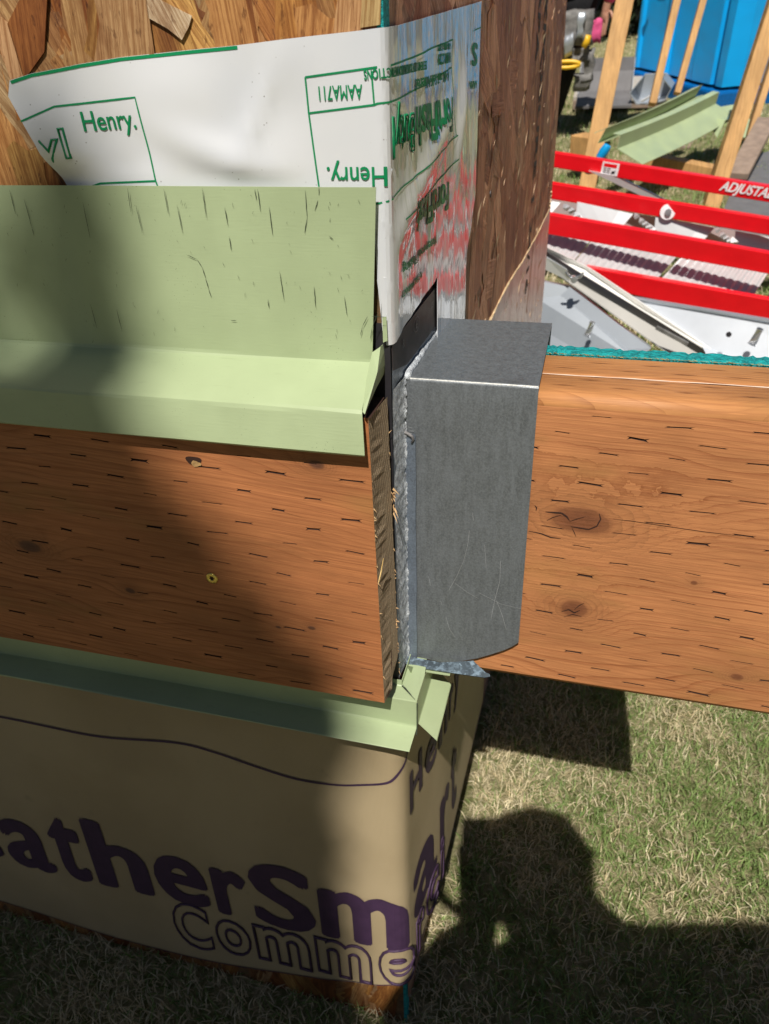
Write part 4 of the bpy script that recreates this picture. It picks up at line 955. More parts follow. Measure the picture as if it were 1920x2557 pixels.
#TEXTPOS
#x (('W', -0.86, -0.735, -0.722, -0.590), ('e', -0.725, -0.640, -0.724, -0.622), ('a', -0.632, -0.560, -0.724, -0.622), ('t', -0.552, -0.500, -0.723, -0.590), ('h', -0.492, -0.412, -0.722, -0.578), ('e', -0.402, -0.322, -0.724, -0.620), ('r', -0.312, -0.262, -0.722, -0.620), ('S', -0.256, -0.165, -0.722, -0.585)): pass
for ch, u0, u1, z0, z1 in (('W', -0.795, -0.655, -0.724, -0.600), ('e', -0.645, -0.562, -0.724, -0.625), ('a', -0.553, -0.478, -0.724, -0.625), ('t', -0.474, -0.424, -0.724, -0.598), ('h', -0.416, -0.334, -0.722, -0.588),
    ('e', -0.326, -0.251, -0.722, -0.622), ('r', -0.243, -0.195, -0.720, -0.622), ('S', -0.190, -0.108, -0.720, -0.588), ('m', -0.1025, 0.006, -0.712, -0.612), ('a', 0.018, 0.105, -0.700, -0.596), ('r', 0.118, 0.165, -0.700, -0.594), ('t', 0.175, 0.215, -0.700, -0.57)):
    fit_box(bm, ch, u0, u1, z0, z1, wrap_fn, bold=0.035)
for ch, u0, u1, z0, z1 in (('H', 0.014, 0.056, -0.485, -0.420), ('e', 0.066, 0.104, -0.490, -0.440), ('n', 0.112, 0.150, -0.490, -0.440), ('r', 0.158, 0.182, -0.490, -0.440), ('y', 0.188, 0.225, -0.508, -0.440)):
    fit_box(bm, ch, u0, u1, z0, z1, wrap_fn, bold=0.035)
bm_obj('printed_lettering', bm, m_print_p, wrap)
bm = bmesh.new()
for ch, u0, u1, z0, z1 in (('C', -0.318, -0.262, -0.822, -0.718), ('o', -0.256, -0.205, -0.814, -0.732), ('m', -0.199, -0.122, -0.808, -0.724), ('m', -0.115, -0.038, -0.800, -0.716), ('e', -0.030, 0.016, -0.790, -0.708), ('r', 0.024, 0.055, -0.778, -0.700), ('c', 0.062, 0.11, -0.77, -0.692), ('i', 0.12, 0.135, -0.76, -0.67)):
    fit_box(bm, ch, u0, u1, z0, z1, wrap_fn, bold=0.03, outline=0.020)
bm_obj('outlined_lettering', bm, m_print_p, wrap)
# ================================================================== ground and grass
def gz(x, y):
    d = -0.085 * smst(-0.05, 0.55, y) * smst(1.9, 1.1, y) if True else 0
    return d + 0.010 * wob(x * 2.1, y * 1.7) * smst(0.4, 2.0, y)
m_ground = NT('lawn_soil'); _c = m_ground.co()
m_ground = m_ground.done(m_ground.mix(m_ground.ss(m_ground.noise(_c, 26, 5, 0.7), 0.35, 0.65), (0.22, 0.24, 0.09), (0.58, 0.50, 0.30)), 0.95, 0, m_ground.bump(m_ground.noise(_c, 160, 4, 0.8), 1, 0.02), 0.1)
xs = sorted(set(list(np.linspace(-60, -4, 12)) + list(np.linspace(-4, 5, 60)) + list(np.linspace(5, 60, 12)))); ys = sorted(set(list(np.linspace(-40, -1.5, 10)) + list(np.linspace(-1.5, 12, 110)) + list(np.linspace(12, 90, 14))))
verts = [(x, y, gz(x, y)) for y in ys for x in xs]; nx = len(xs)
faces = [(j * nx + i, j * nx + i + 1, (j + 1) * nx + i + 1, (j + 1) * nx + i) for j in range(len(ys) - 1) for i in range(nx - 1)]
g = mesh_obj('ground', verts, faces, m_ground, None, True); tag(g, kind='structure')
def blades(name, n, sampler, hmin, hmax, wid, label, seedv):
    r = np.random.default_rng(seedv); x, y = sampler(r, n); n = len(x)
    z = np.array([gz(a, b) for a, b in zip(x, y)]) if n < 90000 else np.vectorize(gz)(x, y)
    th = r.uniform(0, 2 * np.pi, n); lean = np.abs(r.normal(0.95, 0.45, n)); h = r.uniform(hmin, hmax, n); w_ = wid * r.uniform(0.6, 1.3, n)
    # patches of straw and of green
    pat = np.sin(x * 9 + 1.3 * np.sin(y * 7)) * np.sin(y * 8 + 2 + np.sin(x * 5)) + 0.5 * np.sin(x * 23 + y * 17)
    straw = r.random(n) < np.clip(0.58 - 0.42 * pat - 0.30 * np.clip((x - 0.36) * 4, 0, 1), 0.08, 0.85)
    flat = np.where(straw, 1.25, 0.95); lean = np.clip(lean * flat, 0.05, 1.5)
    dx, dy = np.cos(th), np.sin(th); px_, py_ = -dy, dx
    bend = r.uniform(0.0, 0.6, n)
    l1 = lean * 0.6; l2 = lean + bend
    m = np.stack([x + dx * np.sin(l1) * h * .5, y + dy * np.sin(l1) * h * .5, z + np.cos(l1) * h * .5], 1)
    t = m + np.stack([dx * np.sin(l2) * h * .5, dy * np.sin(l2) * h * .5, np.cos(l2) * h * .5], 1); t[:, 2] = np.maximum(t[:, 2], z + 0.002)
    b = np.stack([x, y, z - 0.003], 1); pv = np.stack([px_ * w_, py_ * w_, np.zeros(n)], 1)
    V = np.stack([b - pv, b + pv, m + pv * .8, m - pv * .8, t], 1).reshape(-1, 3).astype(np.float32)
    base = np.arange(n)[:, None] * 5
    loops = np.concatenate([base + np.array([0, 1, 2, 3]), base + np.array([3, 2, 4])], 1).reshape(-1).astype(np.int32)
    starts = (np.arange(n)[:, None] * 7 + np.array([0, 4])).reshape(-1).astype(np.int32)
    me = bpy.data.meshes.new(name); me.vertices.add(len(V)); me.vertices.foreach_set('co', V.ravel()); me.loops.add(len(loops)); me.loops.foreach_set('vertex_index', loops)
    me.polygons.add(2 * n); me.polygons.foreach_set('loop_start', starts); me.update(calc_edges=True)
    c1 = np.array([0.17, 0.28, 0.07]); c2 = np.array([0.38, 0.50, 0.18]); s1 = np.array([0.72, 0.60, 0.36]); s2 = np.array([0.92, 0.82, 0.58])
    k = r.random((n, 1)); C = np.where(straw[:, None], s1 + (s2 - s1) * k, c1 + (c2 - c1) * k) * r.uniform(0.7, 1.15, (n, 1))
    C4 = np.ones((n, 5, 4), np.float32); C4[:, :, :3] = C[:, None, :]
    ca = me.color_attributes.new('tint', 'FLOAT_COLOR', 'POINT'); ca.data.foreach_set('color', C4.ravel())
    o = bpy.data.objects.new(name, me); COL.objects.link(o); me.materials.append(m_blade); tag(o, label, 'grass', kind='stuff'); return o
m_blade = NT('grass_blade'); m_blade.done(m_blade.attr('tint'), 0.55, 0, None, 0.35)
_tr = m_blade.n('ShaderNodeBsdfTranslucent'); m_blade.put(_tr.inputs[0], m_blade.attr('tint')); _mx = m_blade.n('ShaderNodeMixShader'); _mx.inputs[0].default_value = 0.38
m_blade.t.links.new(m_blade.b.outputs[0], _mx.inputs[1]); m_blade.t.links.new(_tr.outputs[0], _mx.inputs[2]); m_blade.t.links.new(_mx.outputs[0], m_blade.t.nodes['Material Output'].inputs[0]); m_blade = m_blade.m
def near_s(r, n):
    x = r.uniform(-1.0, 0.75, n); y = r.uniform(-0.42, 1.45, n); keep = (x > 0.03) | (y < -0.02); return x[keep], y[keep]
def far_s(r, n):
    y = 1.4 + 9.5 * r.random(n) ** 1.5; x = -0.5 + 0.0 * y + r.random(n) * (1.0 + 0.42 * y); return x, y
blades('lawn_grass', 150000, near_s, 0.010, 0.034, 0.0008, 'dry straw and green grass around the foot of the mock-up', 1)
blades('lawn_grass', 80000, far_s, 0.02, 0.06, 0.0022, 'patchy green and yellow lawn behind the ladder and timber frames', 2)

# ================================================================== background
def lumber(name, pts, w, d, label, group=None, up=Vector((0, 1, 0))):
    bm = bmesh.new(); bm_bar(bm, pts[0], pts[1], w, d, up); o = bm_obj(name, bm, m_lumber); bevel(o, 0.003)
    tag(o, label, 'timber', group); return o
GP = 'timber posts of the frame behind the ladder'
def seg(a, b, Ya, Yb): return (at(a, Ya), at(b, Yb))
a, b = seg((1592, -160), (1462, 485), 4.15, 3.70); lumber('timber_post', (b, a), 0.085, 0.085, 'thick leaning timber post left of the blue toilet', GP)
a, b = seg((1728, -160), (1628, 262), 4.9, 4.55); lumber('timber_post', (b, a), 0.040, 0.075, 'thin timber post crossing the left part of the blue toilet', GP)
a, b = seg((1800, -160), (1690, 235), 5.3, 4.95); lumber('timber_post', (b, a), 0.038, 0.060, 'thin timber post crossing the middle of the blue toilet', GP)
a, b = seg((1992, -160), (1760, 560), 3.9, 3.42); lumber('timber_post', (b, a), 0.070, 0.085, 'thick timber post right of the blue toilet', GP)
a, b = seg((1985, -20), (1868, 345), 4.9, 4.5); lumber('timber_post', (b, a), 0.035, 0.085, 'thin timber post at the right edge of the picture', GP)
a, b = seg((1614, 408), (1830, 452), 3.9, 3.75); lumber('timber_plate', (a, b), 0.10, 0.085, 'short horizontal timber on the grass at the foot of the right thick post')
a, b = seg((1440, 372), (1486, 380), 3.95, 3.85); bm = bmesh.new(); bm_bar(bm, a, b, 0.10, 0.15, Vector((0, 0, 1))); o = bm_obj('timber_block', bm, m_lumber); bevel(o, .004); tag(o, 'cut timber block beside the foot of the left thick post', 'timber')
a, b = seg((1840, 440), (1915, 300), 3.6, 4.4); bm = bmesh.new(); bm_bar(bm, a, b, 0.10, 0.03, Vector((0, 0, 1))); o = bm_obj('old_board', bm, m_oldwood); bevel(o, .003); tag(o, 'weathered thin board lying beside the grey sheet', 'board')
a, b = seg((1715, 330), (1745, 250), 4.7, 4.9); bm = bmesh.new(); bm_bar(bm, gr((1712, 375)), gr((1728, 318)), 0.06, 0.03); o = bm_obj('thin_batten', bm, m_oldwood); tag(o, 'short grey batten on the shaded grass under the green flashing lengths', 'timber')
# grey sheet lying at the right
P = [gr(q, 0.03) for q in ((1862, 395), (1935, 372), (2120, 560), (2000, 700), (1790, 560))]
bm = bmesh.new(); f = bm.faces.new([bm.verts.new(p) for p in P]); r = bmesh.ops.extrude_face_region(bm, geom=[f])
for v in r['geom']:
    if isinstance(v, bmesh.types.BMVert): v.co.z -= 0.018
o = bm_obj('grey_sheet', bm, m_mat); bevel(o, 0.002); tag(o, 'flat dark grey sheet lying on the lawn at the right edge', 'sheet')
# portable toilet
pt = thing('portable_toilet', 'bright blue portable toilet standing on the lawn behind the timber posts', 'toilet')
pb, pa = gr((1790, 276)), gr((1572, 216)); fv = (pb - pa); fv.z = 0; W_ = 1.12; fv.normalize(); bv = Vector((-fv.y, fv.x, 0)); 
if bv.y < 0: bv = -bv
pa = pb - fv * W_
def PM(u, v, z): return pa + fv * u + bv * v + Vector((0, 0, z - pa.z))
bm = bmesh.new(); prev = None
# front face in panels with ribs, slight draft
ru = [0, 0.03, 0.05, 0.36, 0.38, 0.40, 0.44, 0.46, 0.74, 0.76, 0.98, 1.0, 1.03, 1.05, 1.12]; rd = [0, 0, -0.02, -0.02, 0, 0.015, 0.015, -0.015, -0.015, -0.005, -0.005, -0.03, -0.03, 0, 0]
for zz_ in (0.14, 0.35, 0.7, 1.1, 1.6, 2.05):
    r = [bm.verts.new(PM(u, -d, zz_)) for u, d in zip(ru, rd)]
    if prev:
        for i in range(len(r) - 1): bm.faces.new([prev[i], prev[i + 1], r[i + 1], r[i]])
    prev = r
bm_obj('front_wall', bm, m_blue, pt)
bm = bmesh.new()
for (u0, v0, u1, v1) in ((W_, 0, W_, 1.15), (0, 0, 0, 1.15), (0, 1.15, W_, 1.15)):
    n_ = 9; prev = None
    for k in range(n_ + 1):
        t = k / n_; d = 0.02 * (k % 2); u, v = u0 + (u1 - u0) * t, v0 + (v1 - v0) * t; off_ = (fv if u0 == u1 == W_ else (-fv if u0 == u1 else bv)) * d
        r = [bm.verts.new(PM(u, v, 0.14) + off_), bm.verts.new(PM(u, v, 2.05) + off_)]
        if prev: bm.faces.new([prev[0], r[0], r[1], prev[1]])
        prev = r
bm_obj('side_walls', bm, m_blue, pt)
bm = bmesh.new(); bm_box(bm, (-0.02, -0.03, 0.0), (W_ + 0.02, 1.17, 0.14), Matrix(((fv.x, bv.x, 0, pa.x), (fv.y, bv.y, 0, pa.y), (0, 0, 1, -0.02), (0, 0, 0, 1))))
o = bm_obj('base', bm, m_blue_d, pt); bevel(o, 0.02)
bm = bmesh.new(); prev = None
for k in range(9):
    a_ = math.pi * k / 8; r = [bm.verts.new(PM(W_ / 2 - (W_ / 2 + .03) * math.cos(a_), v, 2.05 + 0.22 * math.sin(a_))) for v in (-0.04, 1.19)]
    if prev: bm.faces.new([prev[0], r[0], r[1], prev[1]])
    prev = r
o = bm_obj('roof', bm, m_white, pt); solid(o, 0.02)
bm = bmesh.new()
for q in ((1625, 142), (1690, 30), (1795, 28)):
    p = at(q, pa.y); u = (p - pa).dot(fv) if False else None
for (u, z) in ((0.16, 0.62), (0.70, 1.25), (0.86, 1.25), (0.30, 1.2)):
    bm = bmesh.new(); bm_tube(bm, [PM(u, -0.045, z), PM(u, -0.02, z)], 0.018, 10); bm_obj('rivet', bm, m_cyan, pt)
bm = bmesh.new()
for (u, z, l) in ((0.24, 0.78, 0.14), (0.78, 0.84, 0.16)):
    bm_tube(bm, [PM(u, -0.008, z + l * 0.4), PM(u + 0.04, -0.02, z + 0.02), PM(u + 0.10, -0.010, z - l * 0.35)], [0.004, 0.012, 0.004], 6)
bm_obj('dent_crease', bm, m_blue, pt)
# trays / bent aluminium on a low pallet behind the posts
pal = thing('low_platform', 'low pale timber platform behind the thick left post', 'platform')
bm = bmesh.new(); a, b = gr((1428, 282)), gr((1662, 282)); bm_bar(bm, a + Vector((0, .02, .05)), b + Vector((0, .1, .05)), 0.05, 0.06); o = bm_obj('front_rail', bm, m_oldwood, pal); bevel(o, .003)
bm = bmesh.new(); bm_box(bm, (a.x, a.y, 0.07), (b.x, a.y + 0.8, 0.10)); bm_obj('deck', bm, mat_simple('pale_ply', (0.45, 0.40, 0.34), 0.7), pal)
tr = thing('metal_tray', 'shallow grey metal tray on the low platform between the worker and the thick post', 'tray')
p = gr((1436, 272), 0.11); bm = bmesh.new(); prev = None
for (y, z) in ((0, 0.015), (0, 0), (0.25, 0.0), (0.42, 0.03), (0.5, 0.14), (0.52, 0.22)):
    r = [bm.verts.new((p.x, p.y + y, p.z + z)), bm.verts.new((p.x + 0.36, p.y + y, p.z + z))]
    if prev: bm.faces.new([prev[0], prev[1], r[1], r[0]])
    prev = r
o = bm_obj('pan', bm, m_mat, tr); solid(o, 0.004)
bm = bmesh.new()
for xx in (p.x, p.x + 0.36): bm.faces.new([bm.verts.new(q) for q in ((xx, p.y, p.z), (xx, p.y + 0.25, p.z), (xx, p.y + 0.52, p.z + 0.22), (xx, p.y + 0.5, p.z + 0.02))])
o = bm_obj('side_lip', bm, m_alu_bgd, tr); solid(o, 0.003)
bx_ = thing('metal_box', 'open bent grey metal duct piece on the platform in front of the blue toilet', 'duct')
p = gr((1568, 262), 0.11); bm = bmesh.new(); hx = [(0, .07), (0.05, 0.0), (0.15, 0.0), (0.23, 0.02), (0.26, .09), (0.20, .15), (0.06, .15)]
prev = None; A_ = [bm.verts.new(p + Vector((x, 0, z))) for x, z in hx]; B_ = [bm.verts.new(p + Vector((x + .03, .20, z))) for x, z in hx]
for i in range(len(hx)): 
    j = (i + 1) % len(hx)
    if i != 5: bm.faces.new([A_[i], A_[j], B_[j], B_[i]])
bm.faces.new(B_); o = bm_obj('shell', bm, m_alu_bgd, bx_); solid(o, 0.006)
bm = bmesh.new(); bm_tube(bm, [p + Vector((.08, -.01, .02)), p + Vector((.15, -.01, .06)), p + Vector((.19, .01, .12))], 0.008, 6); bm_obj('strap', bm, m_alu_bg, bx_)
# stacked green flashing lengths
GS = 'green flashing lengths leaning in the timber frame'
def z_length(name, cross, a, b, label, mat=m_green):
    """an angled sheet length: cross = px outline at the near end (open polyline), swept from a to b"""
    t = thing(name, label, 'flashing', GS); bm = bmesh.new(); prev = None
    near = [at(q, a[0]) for q in cross]; sh = b
    for k in range(9):
        f = k / 8; r = [bm.verts.new(p + sh * f + Vector((0, 0, -0.01 * math.sin(math.pi * f)))) for p in near]
        if prev:
            for i in range(len(r) - 1): bm.faces.new([prev[i], prev[i + 1], r[i + 1], r[i]])
        prev = r
    o = bm_obj('sheet_metal', bm, mat, t); solid(o, 0.003); return t
far1 = at((1755, 232), 4.35) - at((1500, 360), 3.25)
z_length('flashing_length', [(1484, 333), (1512, 322), (1492, 358), (1517, 352)], (3.30,), at((1740, 228), 4.3) - at((1498, 340), 3.30), 'yellowish green flashing length, uppermost of the leaning pair')
z_length('flashing_length', [(1530, 335), (1548, 338), (1540, 372), (1603, 412)], (3.20,), at((1790, 262), 4.3) - at((1545, 375), 3.20), 'pale green flashing length with a wide flat leg, lower of the leaning pair')
bm = bmesh.new(); P = [at(q, Y) for q, Y in (((1762, 293), 4.2), ((1800, 268), 4.4), ((1835, 262), 4.4), ((1872, 300), 4.2), ((1860, 345), 4.0), ((1835, 340), 4.0), ((1842, 300), 4.2), ((1812, 300), 4.1), ((1790, 345), 4.0))]
bm.faces.new([bm.verts.new(p) for p in P]); bmesh.ops.triangulate(bm, faces=bm.faces[:]); o = bm_obj('flashing_offcut', bm, m_green); solid(o, 0.003); tag(o, 'crumpled green flashing offcut behind the right thick post', 'flashing')
bm = bmesh.new(); P = [at(q, 3.05) for q in ((1518, 362), (1508, 378), (1496, 396))]; bm_tube(bm, P, [0.016, 0.021, 0.018], 10); o = bm_obj('blue_clamp_handle', bm, m_cyan, None, True); bevel(o, .004); tag(o, 'small bright blue handle hanging at the end of the green flashing lengths', 'handle')

# ================================================================== red ladder lying across
lad = thing('red_ladder', 'red railed aluminium ladder laid across behind the beam, its ribbed treads showing', 'ladder')
def rail(px4, Y0, Y1, name='rail', th=0.03, mat=None):
    """px4: left top, left bottom, right bottom, right top of the visible web"""
    q = [at(px4[0], Y0), at(px4[1], Y0), at(px4[2], Y1), at(px4[3], Y1)]
    bm = bmesh.new(); bk = Vector((0, th, 0)); v = [bm.verts.new(p) for p in q] + [bm.verts.new(p + bk) for p in q]
    bm.faces.new(v[:4]); 
    for i in (0, 1, 2, 3): j = (i + 1) % 4; bm.faces.new([v[i], v[i + 4], v[j + 4], v[j]])
    bm.faces.new([v[7], v[6], v[5], v[4]])
    o = bm_obj(name, bm, mat or m_red, lad); bevel(o, 0.003); return q
def ext(a, b, x): t = (x - a[0]) / (b[0] - a[0]); return (x, a[1] + (b[1] - a[1]) * t)
def lr(tl, tr, bl, br, x0=1240, x1=2040): return [ext(tl, tr, x0), ext(bl, br, x0), ext(bl, br, x1), ext(tl, tr, x1)]
Q1 = rail(lr((1385, 381), (1920, 465), (1384, 419), (1920, 506)), 2.62, 2.42)
Q2 = rail(lr((1378, 458), (1920, 546), (1378, 498), (1920, 588)), 2.46, 2.26)
Q3 = rail(lr((1374, 536), (1920, 632), (1372, 586), (1920, 685)), 2.20, 2.02)
Q4 = rail(lr((1465, 668), (1920, 748), (1460, 712), (1920, 808), 1465, 2040), 2.10, 1.98)
# ribbed treads: corrugated panels between rails
m_rib = mat_simple('ribbed_aluminium', (0.70, 0.69, 0.70), 0.3, 0.35, 0.1, 9, 0)
def tread(px4, Y0, Y1, n, name='tread', mat=m_rib, amp=0.004):
    a, b, c, d = at(px4[0], Y1), at(px4[1], Y1), at(px4[2], Y0), at(px4[3], Y0)      # tl tr br bl
    nrm = (b - a).cross(d - a).normalized()
    if nrm.y > 0: nrm = -nrm
    bm = bmesh.new(); prev = None
    for i in range(n * 4 + 1):
        t = i / (n * 4); h_ = amp * (1 if i % 4 in (1, 2) else 0)
        r = [bm.verts.new(a.lerp(b, t) + nrm * h_), bm.verts.new(d.lerp(c, t) + nrm * h_)]
        if prev: bm.faces.new([prev[0], r[0], r[1], prev[1]])
        prev = r
    o = bm_obj(name, bm, mat, lad); solid(o, 0.002); return o
def z2(x, y): return (1340 + x / 2.864, 360 + y / 2.864)
tread([z2(-200, 600), z2(385, 690), z2(230, 880), z2(-350, 800)], 2.12, 2.24, 9)
tread([z2(395, 692), z2(1005, 800), z2(865, 960), z2(250, 872)], 2.12, 2.24, 11)
tread([z2(1025, 822), z2(1650, 925), z2(1545, 1092), z2(890, 968)], 2.10, 2.22, 11)
tread([z2(1740, 935), z2(2300, 1030), z2(2180, 1200), z2(1640, 1110)], 2.10, 2.22, 10)
for (x0, y0, x1, y1) in ((-60, 380, 170, 420), (290, 412, 690, 500), (850, 515, 1270, 600), (1420, 620, 1850, 700)):
    tread([z2(x0, y0), z2(x1, y1), z2(x1 - 70, y1 + 80), z2(x0 - 10, y0 + 115)], 2.34, 2.36, 1, 'upper_tread', m_alu_bg, 0.001)
    bm = bmesh.new()
    for k in range(5):   # serrated tread nose
        p = at(z2(x1 + 22 + k * 26, y1 + 6 + k * 17), 2.33); q_ = at(z2(x1 + 50 + k * 30, y1 + 16 + k * 24), 2.31); s_ = at(z2(x1 + 16 + k * 24, y1 + 40 + k * 20), 2.31)
        bm.faces.new([bm.verts.new(v) for v in (p, q_, s_)])
    o = bm_obj('serrated_nose', bm, m_alu_bg, lad); solid(o, 0.012)
tread([z2(-300, 325), z2(2300, 765), z2(2300, 900), z2(-300, 460)], 2.40, 2.40, 1, 'back_web', mat_simple('pinkish_aluminium', (0.62, 0.50, 0.50), 0.45, 0.2, 0.1, 5, 0), 0.0005)
# slanted thin brace between rails 1 and 2
bm = bmesh.new(); P = [at(q, 2.55) for q in ((1470, 425), (1540, 438), (1692, 512), (1640, 506))]; bm.faces.new([bm.verts.new(p) for p in P]); o = bm_obj('hinge_plate', bm, m_alu_bg, lad); solid(o, 0.01)
def disc(c, r, nrm, mat, name, par, th=0.004):
    bm = bmesh.new(); bm_tube(bm, [c, c + nrm * th], r, 20); return bm_obj(name, bm, mat, par)
FN = Vector((0.08, -0.95, 0.2)).normalized()
for q, Y in (((1472, 417), 2.585), ((1667, 529), 2.35)):
    c = at(q, Y - 0.004); d1 = disc(c, 0.026, FN, m_white, 'washer', lad); d2 = disc(c + FN * 0.004, 0.011, FN, m_steel, 'bolt_head', d1, 0.010)
# warning label and lettering on the top rail
def rail_fn(Q, u0, v0):
    ex = (Q[3] - Q[0]).normalized(); ey = (Q[0] - Q[1]); ey = (ey - ex * ey.dot(ex)).normalized(); nz = ex.cross(ey)
    if nz.y > 0: nz = -nz
    return lambda u, v, o=0.0: u0 + ex * u + ey * v + nz * (0.0025 + o), ex, ey
c = at((1500, 434), 2.57); fn_, ex, ey = rail_fn(Q1, c, 0)
fn_ = rail_fn(Q1, Q1[1].lerp(Q1[2], ((at((1500, 440), 2.57) - Q1[1]).dot(Q1[2] - Q1[1])) / (Q1[2] - Q1[1]).length_squared), 0)[0]
bm = bmesh.new(); bm.faces.new([bm.verts.new(fn_(*q)) for q in ((0, 0.006), (0.062, 0.006), (0.062, 0.050), (0, 0.050))]); bm_obj('warning_label', bm, m_white, lad)
bm = bmesh.new(); bm.faces.new([bm.verts.new(fn_(q[0], q[1], .0008)) for q in ((0.006, 0.033), (0.054, 0.033), (0.054, 0.045), (0.006, 0.045))]); bm_obj('label_band', bm, m_red, lad)
bm = bmesh.new()
for k, yv in enumerate((0.026, 0.019, 0.012)):
    for (a0, a1) in ((0.007, 0.018), (0.021, 0.033)): bm.faces.new([bm.verts.new(fn_(q[0], q[1], .0008)) for q in ((a0, yv), (a1, yv), (a1, yv + .003), (a0, yv + .003))])
bm.faces.new([bm.verts.new(fn_(q[0], q[1], .0008)) for q in ((0.038, 0.011), (0.050, 0.013), (0.052, 0.026), (0.044, 0.020), (0.039, 0.024))])
bm_obj('label_print', bm, m_black, lad)
t_ = ((at((1790, 483), 2.47) - Q1[1]).dot(Q1[2] - Q1[1])) / (Q1[2] - Q1[1]).length_squared
fn2 = rail_fn(Q1, Q1[1].lerp(Q1[2], t_), 0)[0]
bm = bmesh.new(); place_text(bm, 'ADJUSTABLE', (0.004, 0.0155), 0.046, fn2, bold=0.0014, shear=0.35, sx=0.82, off=0.0008)
bm_obj('rail_lettering', bm, m_white, lad)
# aluminium brace with wing nut and slotted leg, in front of the ladder
def z3(x, y): return (1340 + x / 2.864, 360 + y / 2.864)
br = thing('aluminium_brace', 'long aluminium channel running diagonally with a wing nut below the red rails', 'brace')
def slab(name, pts, Ys, th, mat, par):
    q = [at(p, Y) for p, Y in zip(pts, Ys)]; bm = bmesh.new(); v = [bm.verts.new(p) for p in q]; v2 = [bm.verts.new(p + Vector((0.0, th, -th * 0.2))) for p in q]; n_ = len(q)
    bm.faces.new(v); bm.faces.new(v2[::-1])
    for i in range(n_): bm.faces.new([v[i], v2[i], v2[(i + 1) % n_], v[(i + 1) % n_]])
    o = bm_obj(name, bm, mat, par); bevel(o, 0.002); return o
m_lipw = mat_simple('painted_sun_edge', (0.86, 0.85, 0.82), 0.45, 0, 0.05, 5, 0); m_webg = mat_simple('painted_shade_web', (0.36, 0.35, 0.33), 0.5, 0.1, 0.08, 5, 0)  # one aluminium: sun painted white into the lip, shade grey into the web
slab('web', [z3(-400, 560), z3(70, 770), z3(1200, 1470), z3(1500, 1660), z3(1180, 1660), z3(850, 1440), z3(270, 1020), z3(60, 880), z3(-400, 640)], [2.0, 1.95, 1.62, 1.55, 1.55, 1.62, 1.80, 1.88, 2.0], 0.03, m_webg, br)
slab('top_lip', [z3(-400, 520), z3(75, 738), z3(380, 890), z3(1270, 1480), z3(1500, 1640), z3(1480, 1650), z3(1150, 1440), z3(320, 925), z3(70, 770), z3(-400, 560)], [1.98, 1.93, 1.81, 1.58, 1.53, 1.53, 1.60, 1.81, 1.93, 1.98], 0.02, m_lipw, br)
slab('inner_plate', [z3(-200, 700), z3(60, 800), z3(215, 895), z3(235, 985), z3(60, 895), z3(-200, 780)], [1.93, 1.86, 1.80, 1.80, 1.86, 1.93], 0.012, m_alu_bg, br)
c = at(z3(262, 960), 1.74)
bm = bmesh.new(); bm_tube(bm, [c, c + FN * 0.03], 0.010, 8)
for s_ in (-1, 1): bm_tube(bm, [c + FN * 0.015, c + FN * 0.02 + Vector((0.020 * s_, 0, 0.012)), c + FN * 0.022 + Vector((0.026 * s_, 0, 0.022 * 1))], [0.006, 0.005, 0.003], 6)
bm_obj('wing_nut', bm, m_steel, br)
bm = bmesh.new(); bm_bar(bm, at(z3(855, 1310), 1.60), at(z3(1080, 1430), 1.575), 0.008, 0.010); bm_obj('slot', bm, m_greycl, br)
# big aluminium planks at the bottom
pk = thing('aluminium_plank', 'broad bright aluminium plank directly behind the teal edged beam', 'plank')
slab('side_web', [z3(700, 1108), z3(1500, 1240), z3(2200, 1360), z3(2200, 1800), z3(1240, 1560), z3(1180, 1440)], [1.75, 1.62, 1.52, 1.42, 1.5, 1.6], 0.03, mat_simple('pale_blue_aluminium', (0.66, 0.70, 0.76), 0.35, 0.35, 0.10, 4, 0), pk)
slab('edge_bead', [z3(700, 1100), z3(1500, 1232), z3(2200, 1352), z3(2200, 1372), z3(1500, 1250), z3(720, 1120)], [1.74, 1.61, 1.51, 1.51, 1.61, 1.74], 0.03, m_alu_bgd, pk)
for q in ((1560, 1395),):
    c = at(z3(*q), 1.50); bm = bmesh.new(); bm_tube(bm, [c + Vector((0.006, 0, .03)), c, c + Vector((-0.006, -0.008, -0.012))], [0.009, 0.010, 0.012], 10); bm_obj('locking_pin', bm, m_steel, pk)
c = at(z3(1372, 1360), 1.53); disc(c, 0.007, FN, m_black, 'hole', pk)
pk2 = thing('aluminium_plank', 'shaded grey blue aluminium plank at left, between the side board and the diagonal brace', 'plank')
slab('side_web', [z3(-300, 930), z3(50, 985), z3(240, 1020), z3(600, 1300), z3(820, 1460), z3(700, 1560), z3(-300, 1500)], [1.9, 1.84, 1.82, 1.70, 1.6, 1.55, 1.75], 0.03, m_alu_bgd, pk2)
slab('groove', [z3(-300, 1120), z3(45, 1180), z3(360, 1245), z3(620, 1310), z3(620, 1318), z3(360, 1256), z3(45, 1192), z3(-300, 1134)], [1.83, 1.795, 1.755, 1.69, 1.69, 1.755, 1.795, 1.83], 0.006, m_alu_bg, pk2)
c = at(z3(375, 1340), 1.62); bm = bmesh.new(); bm_tube(bm, [c + Vector((0.006, 0, .03)), c, c + Vector((-0.006, -0.008, -0.012))], [0.008, 0.009, 0.011], 10); bm_obj('locking_pin', bm, m_steel, pk2)

